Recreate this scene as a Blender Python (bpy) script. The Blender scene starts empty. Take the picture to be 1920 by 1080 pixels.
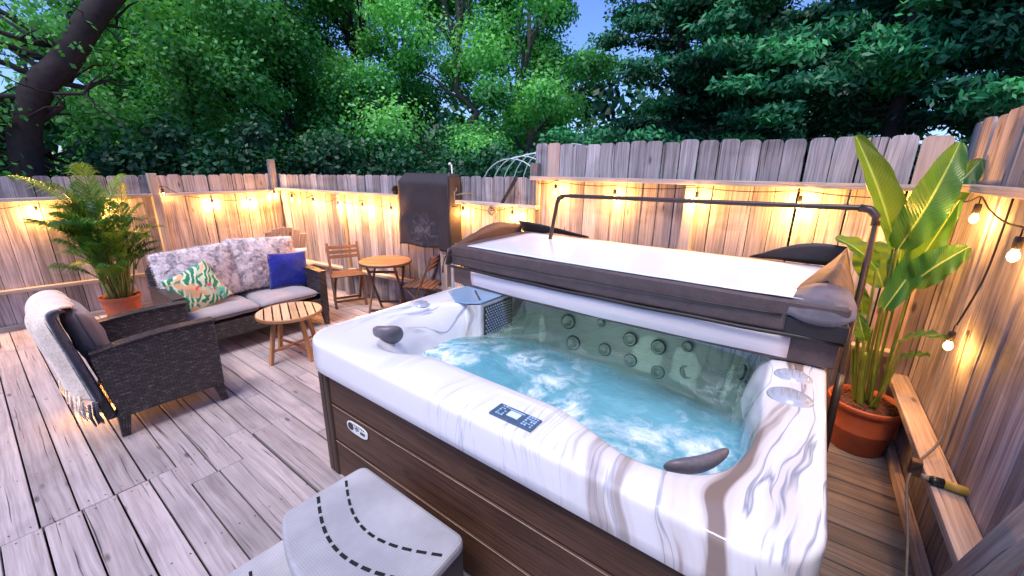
import bpy, math, random
from mathutils import Vector as V, Matrix, noise
R = math.radians
PI = math.pi
rng = random.Random(7)
scene = bpy.context.scene
C = scene.collection

# ------------------------------------------------------------------ mesh helpers
class MB:
    """collects faces with uv (metres) and a per-face random value, links them as one mesh"""
    def __init__(s):
        s.v = []; s.f = []; s.uv = []; s.r = []
    def face(s, idx, uvs=None, r=0.5):
        s.f.append(idx); s.uv.append(uvs or [(0, 0)] * len(idx)); s.r.append(r)
    def hexa(s, o, ex, ey, ez, r=None):
        """box: corner o and edge vectors; ex is the grain direction"""
        if r is None: r = rng.random()
        o, ex, ey, ez = V(o), V(ex), V(ey), V(ez)
        if ex.cross(ey).dot(ez) < 0: ey, ez = ez, ey
        lx, ly, lz = ex.length, ey.length, ez.length
        b = len(s.v)
        for k in (0, 1):
            for j in (0, 1):
                for i in (0, 1):
                    s.v.append(o + ex * i + ey * j + ez * k)
        ou, ov = r * 37.0, r * 91.0
        def q(ids):
            uvs = []
            for n in ids:
                i, j, k = n & 1, (n >> 1) & 1, (n >> 2) & 1
                uvs.append((ou + i * lx, ov + j * ly + k * lz))
            s.face([b + n for n in ids], uvs, r)
        for ids in ((0, 2, 3, 1), (4, 5, 7, 6), (0, 1, 5, 4), (2, 6, 7, 3), (0, 4, 6, 2), (1, 3, 7, 5)): q(ids)
    def box(s, x0, x1, y0, y1, z0, z1, grain='x', r=None):
        ex, ey, ez = (x1 - x0, 0, 0), (0, y1 - y0, 0), (0, 0, z1 - z0)
        o = (x0, y0, z0)
        if grain == 'x': s.hexa(o, ex, ey, ez, r)
        elif grain == 'y': s.hexa(o, ey, ez, ex, r)
        else: s.hexa(o, ez, ex, ey, r)
    def bar(s, a, b, w, t, up=(0, 0, 1), r=None, w2=None, t2=None):
        """rectangular bar from a to b, w wide (sideways), t thick (along up); optionally tapered"""
        if r is None: r = rng.random()
        a, b = V(a), V(b); d = (b - a); L = d.length; d.normalize()
        up = V(up); sd = d.cross(up)
        if sd.length < 1e-4: sd = d.cross(V((1, 0, 0)))
        sd.normalize(); u = sd.cross(d).normalized()
        w2 = w if w2 is None else w2; t2 = t if t2 is None else t2
        n = len(s.v)
        for p, ww, tt in ((a, w, t), (b, w2, t2)):
            for i, j in ((-1, -1), (1, -1), (1, 1), (-1, 1)):
                s.v.append(p + sd * (i * ww / 2) + u * (j * tt / 2))
        ou, ov = r * 37, r * 91
        per = [0, w, w + t, 2 * w + t, 2 * w + 2 * t]
        for k in range(4):
            k2 = (k + 1) % 4
            s.face([n + k, n + k2, n + 4 + k2, n + 4 + k],
                   [(ou, ov + per[k]), (ou, ov + per[k + 1]), (ou + L, ov + per[k + 1]), (ou + L, ov + per[k])], r)
        s.face([n + 3, n + 2, n + 1, n], [(ou, ov), (ou, ov + w), (ou + t, ov + w), (ou + t, ov)], r)
        s.face([n + 4, n + 5, n + 6, n + 7], [(ou, ov), (ou, ov + w), (ou + t, ov + w), (ou + t, ov)], r)
    def prism(s, pts, o, ex, ey, ez, r=None, grain=1):
        """outline pts (a,b) in plane ex,ey extruded by vector ez; grain 0/1 = along ex/ey"""
        if r is None: r = rng.random()
        o, ex, ey, ez = V(o), V(ex), V(ey), V(ez); n = len(pts); b = len(s.v)
        T = ez.length
        for k in (0, 1):
            for p in pts: s.v.append(o + ex * p[0] + ey * p[1] + ez * k)
        ou, ov = r * 37, r * 91
        g = (lambda p, e=0: (ou + p[grain], ov + p[1 - grain] + e))
        s.face([b + i for i in range(n)][::-1], [g(p) for p in pts][::-1], r)
        s.face([b + n + i for i in range(n)], [g(p) for p in pts], r)
        for i in range(n):
            j = (i + 1) % n
            s.face([b + i, b + j, b + n + j, b + n + i], [g(pts[i]), g(pts[j]), g(pts[j], T), g(pts[i], T)], r)
    def tube(s, path, rad, sides=8, cap=True, r=0.5):
        path = [V(p) for p in path]; n = len(path)
        rads = rad if isinstance(rad, (list, tuple)) else [rad] * n
        b = len(s.v); L = 0; prev = None
        up = V((0, 0, 1))
        for i, p in enumerate(path):
            d = (path[min(i + 1, n - 1)] - path[max(i - 1, 0)]).normalized()
            if prev is None:
                sd = d.cross(up)
                if sd.length < 1e-3: sd = d.cross(V((1, 0, 0)))
            else:
                sd = prev - d * prev.dot(d)
            sd.normalize(); prev = sd; u = sd.cross(d)
            for k in range(sides):
                a = 2 * PI * k / sides
                s.v.append(p + (sd * math.cos(a) + u * math.sin(a)) * rads[i])
        for i in range(n - 1):
            l = (path[i + 1] - path[i]).length
            for k in range(sides):
                k2 = (k + 1) % sides; c = 2 * PI * max(rads) / sides
                s.face([b + i * sides + k, b + i * sides + k2, b + (i + 1) * sides + k2, b + (i + 1) * sides + k],
                       [(L, k * c), (L, (k + 1) * c), (L + l, (k + 1) * c), (L + l, k * c)], r)
            L += l
        if cap:
            s.face([b + k for k in range(sides)][::-1], None, r)
            s.face([b + (n - 1) * sides + k for k in range(sides)], None, r)
    def lathe(s, prof, o, sides=32, axis=(0, 0, 1), r=0.5):
        o = V(o); ax = V(axis).normalized()
        q = V((0, 0, 1)).rotation_difference(ax)
        b = len(s.v); n = len(prof)
        for (rr, z) in prof:
            for k in range(sides):
                a = 2 * PI * k / sides
                s.v.append(o + q @ V((rr * math.cos(a), rr * math.sin(a), z)))
        for i in range(n - 1):
            for k in range(sides):
                k2 = (k + 1) % sides
                s.face([b + i * sides + k, b + i * sides + k2, b + (i + 1) * sides + k2, b + (i + 1) * sides + k],
                       [(k * .05, i * .05)] * 4, r)
        if prof[0][0] > 1e-5: s.face([b + k for k in range(sides)][::-1], None, r)
        if prof[-1][0] > 1e-5: s.face([b + (n - 1) * sides + k for k in range(sides)], None, r)
    def grid(s, fn, nu, nv, closed_u=False, r=0.5, uvs=1.0):
        b = len(s.v); mu = nu if closed_u else nu + 1
        for j in range(nv + 1):
            for i in range(mu):
                s.v.append(V(fn(i / nu, j / nv)))
        for j in range(nv):
            for i in range(nu):
                i2 = (i + 1) % mu
                s.face([b + j * mu + i, b + j * mu + i2, b + (j + 1) * mu + i2, b + (j + 1) * mu + i],
                       [(i / nu * uvs, j / nv * uvs), ((i + 1) / nu * uvs, j / nv * uvs), ((i + 1) / nu * uvs, (j + 1) / nv * uvs), (i / nu * uvs, (j + 1) / nv * uvs)], r)
    def build(s, name, mat, parent=None, smooth=False, bevel=0, world=False, solid=0, sub=0, autos=False, merge=False):
        me = bpy.data.meshes.new(name)
        off = V((0, 0, 0))
        if world and parent is not None:
            off = parent.matrix_basis.translation.copy()
            pp = parent.parent
            while pp is not None:
                off += pp.matrix_basis.translation; pp = pp.parent
        me.from_pydata([tuple(p - off) for p in s.v], [], s.f)
        ul = me.uv_layers.new(name='UVMap')
        flat = []
        for u in s.uv:
            for c in u: flat += [c[0], c[1]]
        ul.data.foreach_set('uv', flat)
        at = me.attributes.new('rnd', 'FLOAT', 'FACE'); at.data.foreach_set('value', s.r)
        if smooth: me.polygons.foreach_set('use_smooth', [True] * len(s.f))
        me.materials.append(mat); me.update()
        if merge:
            import bmesh
            bm = bmesh.new(); bm.from_mesh(me); bmesh.ops.remove_doubles(bm, verts=bm.verts, dist=1e-4); bm.to_mesh(me); bm.free()
        o = bpy.data.objects.new(name, me); C.objects.link(o)
        if parent is not None: o.parent = parent
        if solid:
            m = o.modifiers.new('s', 'SOLIDIFY'); m.thickness = solid; m.offset = 0
        if bevel:
            m = o.modifiers.new('b', 'BEVEL'); m.width = bevel; m.segments = 2; m.limit_method = 'ANGLE'; m.angle_limit = R(40)
            m.harden_normals = False
        if sub:
            m = o.modifiers.new('u', 'SUBSURF'); m.levels = sub; m.render_levels = sub
        return o

def tag(o, label=None, cat=None, group=None, kind=None):
    if label: o['label'] = label
    if cat: o['category'] = cat
    if group: o['group'] = group
    if kind: o['kind'] = kind
    return o
def thing(name, label, cat, loc=(0, 0, 0), rz=0, group=None):
    o = bpy.data.objects.new(name, None); C.objects.link(o); o.location = loc; o.rotation_euler = (0, 0, rz)
    o.empty_display_size = .1
    return tag(o, label, cat, group)
def copy_tree(o, parent=None):
    c = o.copy(); C.objects.link(c); c.parent = parent
    for ch in list(o.children): copy_tree(ch, c)
    return c
def lerp(a, b, t): return a + (b - a) * t
def smooth_path(pts, n=8):
    pts = [V(p) for p in pts]; P = [pts[0]] + pts + [pts[-1]]; out = []
    for i in range(1, len(P) - 2):
        for k in range(n):
            t = k / n; a, b, c, d = P[i - 1], P[i], P[i + 1], P[i + 2]
            out.append(0.5 * ((2 * b) + (-a + c) * t + (2 * a - 5 * b + 4 * c - d) * t * t + (-a + 3 * b - 3 * c + d) * t ** 3))
    out.append(pts[-1]); return out

# ------------------------------------------------------------------ material helpers
class Mat:
    def __init__(s, name, rough=.6, base=(.5, .5, .5), **kw):
        s.m = bpy.data.materials.new(name); s.m.use_nodes = True; s.t = s.m.node_tree
        s.b = s.t.nodes['Principled BSDF']; s.out = s.t.nodes['Material Output']
        s.set('Roughness', rough); s.set('Base Color', base)
        for k, v in kw.items(): s.set(k.replace('_', ' '), v)
    def set(s, k, v):
        i = s.b.inputs[k]
        if isinstance(v, bpy.types.NodeSocket): s.t.links.new(v, i)
        elif isinstance(v, (tuple, list)): i.default_value = (*v[:3], 1) if len(i.default_value) == 4 else v
        else: i.default_value = v
    def n(s, typ, ins=None, **props):
        x = s.t.nodes.new('ShaderNode' + typ)
        for k, v in props.items(): setattr(x, k, v)
        for k, v in (ins or {}).items():
            i = x.inputs[k]
            if isinstance(v, bpy.types.NodeSocket): s.t.links.new(v, i)
            elif isinstance(v, (tuple, list)) and hasattr(i.default_value, '__len__') and len(i.default_value) == 4: i.default_value = (*v[:3], 1)
            else: i.default_value = v
        return x
    def obj(s): return s.n('TexCoord').outputs['Object']
    def uv(s): return s.n('TexCoord').outputs['UV']
    def rnd(s): return s.n('Attribute', attribute_name='rnd').outputs['Fac']
    def scale(s, vec, sc, loc=(0, 0, 0), rot=(0, 0, 0)):
        return s.n('Mapping', {'Vector': vec, 'Scale': sc, 'Location': loc, 'Rotation': rot}).outputs[0]
    def noise(s, vec, scale=1, detail=4, rough=.55, dist=0):
        return s.n('TexNoise', {'Vector': vec, 'Scale': scale, 'Detail': detail, 'Roughness': rough, 'Distortion': dist}).outputs['Fac']
    def ramp(s, fac, stops, interp='LINEAR'):
        x = s.n('ValToRGB', {'Fac': fac}); e = x.color_ramp; e.interpolation = interp
        while len(e.elements) < len(stops): e.elements.new(.5)
        for el, (p, c) in zip(e.elements, stops):
            el.position = p; el.color = (*c, 1) if isinstance(c, tuple) else (c, c, c, 1)
        return x.outputs[0]
    def mix(s, a, b, fac=.5, mode='MIX'):
        x = s.n('Mix', data_type='RGBA', blend_type=mode)
        for i, v in ((0, fac), (6, a), (7, b)):
            if isinstance(v, bpy.types.NodeSocket): s.t.links.new(v, x.inputs[i])
            elif isinstance(v, (tuple, list)): x.inputs[i].default_value = (*v[:3], 1)
            else: x.inputs[i].default_value = v if i == 0 else (v, v, v, 1)
        return x.outputs[2]
    def math(s, op, a, b=0, c=0, clamp=False):
        x = s.n('Math', operation=op, use_clamp=clamp)
        for i, v in enumerate((a, b, c)):
            if isinstance(v, bpy.types.NodeSocket): s.t.links.new(v, x.inputs[i])
            else: x.inputs[i].default_value = v
        return x.outputs[0]
    def bump(s, h, strength=.3, dist=.01):
        s.set('Normal', s.n('Bump', {'Height': h, 'Strength': strength, 'Distance': dist}).outputs[0])

def wood(name, dark, light, var=.35, grain=1.0, crack=.6, rough=.75, bump=.5, spec=.3, stain=.0, tint=None):
    m = Mat(name, rough, **{'Specular_IOR_Level': spec})
    uv = m.uv(); r = m.rnd()
    sep = m.n('SeparateXYZ', {'Vector': uv})
    vec = m.n('CombineXYZ', {'X': sep.outputs[0], 'Y': sep.outputs[1], 'Z': m.math('MULTIPLY', r, 60)}).outputs[0]
    wob = m.noise(m.scale(vec, (1.3, 3, 1)), 1, 2)
    v2 = m.n('VectorMath', {0: vec, 1: m.n('CombineXYZ', {'Y': m.math('MULTIPLY', wob, .05)}).outputs[0]}, operation='ADD').outputs[0]
    fine = m.noise(m.scale(v2, (2.2 * grain, 75 * grain, 1)), 1, 5, .65)
    med = m.noise(m.scale(v2, (.8, 16, 1)), 1, 4, .6, .6)
    big = m.noise(m.scale(vec, (1.7, 3.2, 1)), 1, 3, .6)
    g = m.math('ADD', m.math('MULTIPLY', fine, .55), m.math('MULTIPLY', med, .45))
    col = m.mix(dark, light, m.ramp(g, [(.36, 0.0), (.62, 1.0)]))
    col = m.mix(col, m.mix(col, .45, 1, 'MULTIPLY'), m.ramp(big, [(.50, 0.0), (.78, .75)]))
    if tint: col = m.mix(col, tint, m.ramp(m.noise(m.scale(vec, (.9, 2, 1), (9, 3, 4)), 1, 3), [(.5, 0.0), (.7, .55)]))
    cr = m.noise(m.scale(v2, (1.0, 60, 1), (5, 5, 5)), 1, 3, .5)
    crk = m.ramp(cr, [(.29, 1.0), (.345, 0.0)])
    col = m.mix(col, (.02, .015, .012), m.math('MULTIPLY', crk, crack))
    # knots
    vo = m.n('TexVoronoi', {'Vector': m.scale(vec, (2.4, 7.5, 1)), 'Scale': 1.0}, feature='F1').outputs['Distance']
    kn = m.ramp(vo, [(.05, 1.0), (.12, 0.0)])
    col = m.mix(col, (.035, .022, .016), m.math('MULTIPLY', kn, .7))
    if stain:
        col = m.mix(col, m.mix(col, .3, 1, 'MULTIPLY'), m.math('MULTIPLY', m.ramp(m.noise(m.scale(m.obj(), (.9, .9, 2.3)), 1, 4), [(.55, 0.0), (.72, 1.0)]), stain))
    bri = m.math('ADD', m.math('MULTIPLY', r, var * 2), 1 - var)
    x = m.n('VectorMath', {0: col, 'Scale': bri}, operation='SCALE').outputs[0]
    m.set('Base Color', x)
    h = m.math('SUBTRACT', m.math('MULTIPLY', fine, 1), m.math('MULTIPLY', crk, .8))
    m.bump(h, bump, .004)
    return m.m

def plain(name, col, rough=.5, vary=.15, scale=30, bump=.1, **kw):
    m = Mat(name, rough, **kw)
    n1 = m.noise(m.obj(), scale, 4); n2 = m.noise(m.obj(), scale * .12, 3)
    a = tuple(c * (1 - vary) for c in col); b = tuple(min(1, c * (1 + vary)) for c in col)
    m.set('Base Color', m.mix(a, b, m.ramp(m.math('ADD', m.math('MULTIPLY', n1, .5), m.math('MULTIPLY', n2, .5)), [(.35, 0.0), (.65, 1.0)])))
    if bump: m.bump(n1, bump, .004)
    return m.m

M = {}
M['deck'] = wood('weathered_deck_wood', (.28, .235, .24), (.50, .44, .44), .17, crack=.85, bump=.7, stain=.25, tint=(.36, .30, .29))
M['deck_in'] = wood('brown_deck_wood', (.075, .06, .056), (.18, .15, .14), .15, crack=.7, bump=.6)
M['fence'] = wood('weathered_fence_wood', (.15, .135, .14), (.47, .435, .45), .32, crack=.95, bump=.9, stain=.8)
M['newpicket'] = wood('fresh_picket_wood', (.45, .30, .24), (.66, .48, .40), .05, crack=.1, bump=.3)
M['rail'] = wood('fence_rail_wood', (.30, .24, .20), (.60, .50, .43), .15, crack=.6, bump=.5)
M['teak'] = wood('teak_wood', (.30, .125, .045), (.58, .30, .13), .10, crack=.15, rough=.5, bump=.25, spec=.4)
M['teak_light'] = wood('light_acacia_wood', (.55, .33, .17), (.78, .52, .31), .08, crack=.1, rough=.5, bump=.2)
M['bistro'] = wood('folding_set_wood', (.06, .032, .025), (.17, .095, .065), .15, crack=.3, rough=.6, bump=.3)
M['bistro_top'] = wood('bistro_top_wood', (.16, .08, .045), (.34, .19, .11), .12, crack=.2, rough=.5, bump=.3)
M['adir'] = wood('pale_adirondack_wood', (.30, .24, .22), (.50, .42, .38), .1, crack=.2)
M['cab'] = wood('spa_cabinet_panel', (.045, .020, .012), (.125, .062, .038), .05, grain=1.4, crack=.25, rough=.55, bump=.6)
M['cabtrim'] = wood('spa_corner_trim', (.045, .026, .018), (.10, .06, .042), .05, crack=.15, rough=.5, bump=.3)
M['terracotta'] = plain('terracotta_plastic', (.40, .095, .038), .5, .12, 18, .05)
M['soil'] = plain('bark_mulch', (.075, .03, .018), .9, .7, 90, 1.0)
M['black_metal'] = plain('dark_bronze_powder_coat', (.035, .024, .020), .38, .3, 60, .1)
M['white_metal'] = plain('white_tube', (.62, .66, .66), .4, .1)
M['vinyl'] = plain('brown_spa_vinyl', (.105, .072, .070), .48, .22, 110, .5)
M['vinyl_dark'] = plain('dark_spa_vinyl', (.022, .017, .018), .5, .2, 110, .4)
M['brass'] = plain('pine_cone_brown', (.07, .04, .025), .6, .5, 60, .6)
M['edge'] = plain('tan_edge_highlight', (.42, .30, .22), .4, .3, 40, .1)  # tan for the strips that paint a highlight on the plank edges
M['cap'] = plain('pale_grey_cap', (.42, .44, .50), .15, .15, 12, .05)
M['step_side'] = plain('step_side_plastic', (.05, .048, .05), .6, .2, 40, .2)
M['grip'] = plain('black_grip_strip', (.006, .006, .009), .8, .3, 200, .3)
M['pillow_dark'] = plain('dark_headrest_foam', (.15, .13, .145), .42, .2, 60, .15)
M['white_plastic'] = plain('white_badge', (.75, .74, .70), .4, .05)
M['ink'] = plain('dark_print', (.03, .03, .035), .5, .1)
M['panel_blue'] = plain('blue_grey_control_panel', (.075, .12, .19), .3, .15, 40, .05)
M['panel_light'] = plain('pale_blue_print', (.42, .60, .82), .4, .05)
M['screen'] = plain('pale_lcd', (.70, .80, .82), .15, .04)
M['yellow'] = plain('yellow_plastic', (.42, .30, .05), .4, .15)
M['rope'] = plain('grey_rope', (.22, .18, .14), .8, .3, 120, .4)
M['wire'] = plain('black_cable', (.012, .010, .009), .6, .2)
M['grille_m'] = plain('chrome_bead', (.62, .56, .50), .15, .1, Metallic=.9)
M['grille_back'] = plain('grille_backing', (.06, .045, .04), .4, .2)
M['filterlid'] = plain('blue_grey_lid', (.22, .33, .46), .3, .12, 6, .02)
M['jet_dark'] = plain('jet_black', (.015, .02, .022), .25, .2)
M['jet_ring'] = plain('jet_steel_ring', (.70, .72, .66), .25, .1, Metallic=.2)

def m_wicker():
    m = Mat('dark_wicker', .38, **{'Specular_IOR_Level': .6})
    o = m.uv()
    br = m.n('TexBrick', {'Vector': m.scale(o, (1, 1, 1)), 'Color1': (.030, .021, .022), 'Color2': (.075, .055, .055), 'Mortar': (.003, .003, .003),
                         'Scale': 1.0, 'Mortar Size': .0035, 'Mortar Smooth': .6, 'Brick Width': .040, 'Row Height': .0145, 'Bias': -.2})
    n = m.noise(m.scale(o, (22, 60, 1)), 1, 3)
    m.set('Base Color', m.mix(br.outputs[0], m.mix(br.outputs[0], 3.4, 1, 'MULTIPLY'), m.ramp(n, [(.52, 0.0), (.62, 1.0)])))  # brighter flecks paint the weave's small highlights into the colour
    h = m.math('SUBTRACT', m.math('MULTIPLY', n, .5), br.outputs['Fac'])
    m.bump(h, .9, .006)
    return m.m
M['wicker'] = m_wicker()

def m_cloth(name, col, vary=.12, sc=260, sheen=.3, rough=.85, bump=.35):
    m = Mat(name, rough, **{'Sheen_Weight': sheen, 'Specular_IOR_Level': .2})
    o = m.obj(); w = m.noise(o, sc, 2); b = m.noise(o, 5, 3)
    g = m.math('ADD', m.math('MULTIPLY', w, .5), m.math('MULTIPLY', b, .5))
    m.set('Base Color', m.mix(tuple(c * (1 - vary) for c in col), tuple(c * (1 + vary) for c in col), m.ramp(g, [(.35, 0.0), (.65, 1.0)])))
    m.bump(m.math('ADD', m.math('MULTIPLY', w, .25), m.noise(o, 9, 3)), bump, .012)
    return m.m
M['cushion'] = m_cloth('grey_cushion_cloth', (.36, .33, .34))
M['cushion_dark'] = m_cloth('brown_grey_cushion', (.20, .165, .17))
M['piping'] = m_cloth('dark_piping', (.07, .065, .07))
M['blue'] = m_cloth('royal_blue_velvet', (.004, .014, .22), .5, 30, .5, .8, .5)
M['throw_white'] = m_cloth('cream_throw', (.86, .70, .56), .22, 90, .4, .9, .9)
M['throw_dark'] = m_cloth('charcoal_throw', (.055, .06, .085), .4, 90, .3, .9, .9)
M['mat_cloth'] = m_cloth('charcoal_hanging_mat', (.045, .038, .045), .4, 20, .1, .7, .6)

def m_fur():
    m = Mat('grey_faux_fur', .9, **{'Sheen_Weight': .4, 'Specular_IOR_Level': .2})
    o = m.obj(); a = m.noise(o, 9, 5, .65, 1.2); b = m.noise(m.scale(o, (40, 40, 14)), 1, 3)
    g = m.math('ADD', m.math('MULTIPLY', a, .7), m.math('MULTIPLY', b, .3))
    m.set('Base Color', m.ramp(g, [(.32, (.09, .08, .09)), (.43, (.50, .44, .45)), (.54, (.92, .84, .82))]))
    m.bump(b, .7, .01)
    return m.m
M['fur'] = m_fur()

def m_tropic():
    m = Mat('leaf_print_cloth', .85, **{'Sheen_Weight': .2})
    uv = m.scale(m.uv(), (1, 1, 1)); 
    wv = m.n('TexWave', {'Vector': m.scale(uv, (1, 1, 1), (0, 0, 0), (0, 0, .6)), 'Scale': 2.6, 'Distortion': 11, 'Detail': 2, 'Detail Scale': 1.2}).outputs['Fac']
    n = m.noise(uv, 2.8, 2, .5, .6); n2 = m.noise(m.scale(uv, (1, 1, 1), (4, 2, 1)), 2.2, 1)
    base = m.ramp(n2, [(.38, (.10, .55, .42)), (.5, (.72, .66, .42)), (.62, (.80, .42, .20))])
    leaf = m.ramp(wv, [(.35, (.02, .22, .08)), (.6, (.04, .42, .28)), (.75, (.75, .74, .50))])
    col = m.mix(base, leaf, m.ramp(n, [(.42, 0.0), (.47, 1.0)]))
    col = m.mix(col, (.75, .10, .10), m.ramp(m.noise(m.scale(uv, (1, 1, 1), (1, 7, 1)), 5, 1), [(.66, 0.0), (.69, 1.0)]))
    m.set('Base Color', col); m.bump(m.noise(m.obj(), 250, 2), .2, .003)
    return m.m
M['tropic'] = m_tropic()

def m_acrylic():
    m = Mat('marbled_acrylic', .09, **{'Coat_Weight': .6, 'Coat_Roughness': .04, 'Specular_IOR_Level': .55})
    o = m.obj()
    # long veins that run across the rim, twisted by noise
    d = m.n('TexNoise', {'Vector': m.scale(o, (.8, .8, .8)), 'Scale': 1.1, 'Detail': 3}).outputs['Color']
    v = m.n('VectorMath', {0: o, 1: m.n('VectorMath', {0: d, 'Scale': .5}, operation='SCALE').outputs[0]}, operation='ADD').outputs[0]
    s1 = m.noise(m.scale(v, (.6, 7.5, .8), (0, 0, 0), (0, 0, .22)), 1, 4, .5)
    s2 = m.noise(m.scale(v, (.5, 9.5, .7), (3, 1, 0), (0, 0, .22)), 1, 4, .55)
    sp = m.n('SeparateXYZ', {'Vector': o}); x, y = sp.outputs[0], sp.outputs[1]
    msk = m.noise(m.scale(o, (1, 1, 1), (2, 6.3, 1)), 1.3, 2)
    right = m.math('MULTIPLY_ADD', y, -2.0, -.85)      # more veins toward one end of the tub
    left = m.math('MULTIPLY', m.math('MULTIPLY_ADD', y, 3.2, -1.9), m.math('MULTIPLY_ADD', x, 1.6, 1.0, clamp=True))
    msk2 = m.math('ADD', m.ramp(msk, [(.47, 0.0), (.66, .5)]), m.math('MAXIMUM', m.math('MAXIMUM', right, left), 0), clamp=True)
    col = m.mix((.86, .84, .85), (.58, .46, .40), m.math('MULTIPLY', m.ramp(s1, [(.52, 0.0), (.61, .42)]), msk2))
    col = m.mix(col, (.26, .28, .36), m.math('MULTIPLY', m.ramp(s2, [(.525, 0.0), (.545, .9), (.565, 0.0)]), msk2))
    col = m.mix(col, (.20, .125, .09), m.math('MULTIPLY', m.ramp(s1, [(.60, 0.0), (.65, .85)]), msk2))
    m.set('Base Color', col)
    return m.m
M['acrylic'] = m_acrylic()

def m_water():
    m = Mat('spa_water', .06)
    o = m.obj(); t = m.t
    sep = m.n('SeparateXYZ', {'Vector': o})
    wob = m.n('TexNoise', {'Vector': o, 'Scale': 1.7, 'Detail': 4}).outputs['Color']
    v = m.n('VectorMath', {0: o, 1: m.n('VectorMath', {0: wob, 'Scale': .9}, operation='SCALE').outputs[0]}, operation='ADD').outputs[0]
    f1 = m.noise(m.scale(v, (1, 1, 1)), 2.0, 6, .6, .5)
    ridge = m.math('ABSOLUTE', m.math('SUBTRACT', f1, .5))
    foam = m.math('MULTIPLY', m.ramp(ridge, [(.0, 1.0), (.028, .4), (.07, 0.0)]), m.ramp(m.noise(o, 1.6, 3), [(.45, 0.0), (.6, 1.0)]))
    patch = m.ramp(m.noise(m.scale(o, (1, 1, 1), (3.1, 1.7, 0)), 1.9, 3), [(.44, 0.0), (.60, 1.0)])
    f2 = m.ramp(m.noise(v, 3.2, 8, .68), [(.48, 0.0), (.66, .95)])
    # how far from the churned middle: clear toward the back wall (x large)
    clear = m.math('MULTIPLY_ADD', sep.outputs[0], 2.8, .75)
    clear = m.math('ADD', clear, m.math('MULTIPLY', m.math('SUBTRACT', m.noise(o, 2.2, 3), .5), 1.5), clamp=True)
    milk = m.math('SUBTRACT', 1, clear)
    amt = m.math('MULTIPLY', m.math('ADD', foam, m.math('MULTIPLY', f2, patch), clamp=True), m.math('MULTIPLY_ADD', milk, 1.0, .16), clamp=True)
    h = m.math('ADD', m.noise(v, 7, 5, .6), m.math('MULTIPLY', m.noise(o, 26, 4), .25))
    bp = m.n('Bump', {'Height': h, 'Strength': .55, 'Distance': .03}).outputs[0]
    tr = m.n('BsdfTransparent', {'Color': (.38, .50, .46)})
    body = m.n('BsdfDiffuse', {'Color': m.mix((.035, .24, .32), (.22, .54, .63), m.noise(o, 2.4, 4)), 'Normal': bp})
    fo = m.n('BsdfDiffuse', {'Color': (.80, .90, .95), 'Normal': bp})
    gl = m.n('BsdfGlossy', {'Color': (1, 1, 1), 'Roughness': .05, 'Normal': bp})
    def ms(a, b, f):
        x = m.n('MixShader')
        if isinstance(f, bpy.types.NodeSocket): t.links.new(f, x.inputs[0])
        else: x.inputs[0].default_value = f
        t.links.new(a, x.inputs[1]); t.links.new(b, x.inputs[2]); return x.outputs[0]
    s = ms(tr.outputs[0], body.outputs[0], m.math('MULTIPLY_ADD', milk, .78, .08))
    s = ms(s, fo.outputs[0], amt)
    fr = m.n('Fresnel', {'IOR': 1.33, 'Normal': bp}).outputs[0]
    s = ms(s, gl.outputs[0], fr)
    t.links.new(s, m.out.inputs[0])
    return m.m
M['water'] = m_water()

def m_leaf(name, c0, c1, c2, trans=.35, rough=.5, spec=.4):
    """leaf colour from the per-face value (random, plus shading in crowns): c0 shade, c1 mid, c2 fresh tips"""
    m = Mat(name, rough, **{'Specular_IOR_Level': spec})
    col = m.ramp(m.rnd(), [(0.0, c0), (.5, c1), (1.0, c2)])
    m.set('Base Color', col)
    tl = m.n('BsdfTranslucent', {'Color': m.mix(col, (1.3, 1.4, .5), 1, 'MULTIPLY')})
    x = m.n('MixShader', {0: trans}); m.t.links.new(m.b.outputs[0], x.inputs[1]); m.t.links.new(tl.outputs[0], x.inputs[2])
    m.t.links.new(x.outputs[0], m.out.inputs[0])
    return m.m
M['leaf_a'] = m_leaf('broadleaf_foliage', (.035, .17, .045), (.12, .44, .10), (.28, .72, .15))
M['leaf_b'] = m_leaf('bright_foliage', (.045, .22, .07), (.13, .50, .13), (.30, .76, .20))
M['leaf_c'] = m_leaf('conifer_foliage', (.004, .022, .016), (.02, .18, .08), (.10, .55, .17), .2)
M['leaf_d'] = m_leaf('shaded_understory', (.006, .035, .018), (.018, .11, .045), (.05, .24, .09), .2)  # very dark greens put the shade low among the trees into the leaves
M['palm'] = m_leaf('areca_palm_leaf', (.010, .07, .014), (.05, .17, .02), (.24, .36, .03), .3, .4)
M['bark'] = plain('dark_bark', (.022, .016, .018), .9, .5, 14, 1.0)
M['bark_pale'] = plain('pale_bark', (.10, .085, .075), .9, .4, 14, 1.0)

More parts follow.
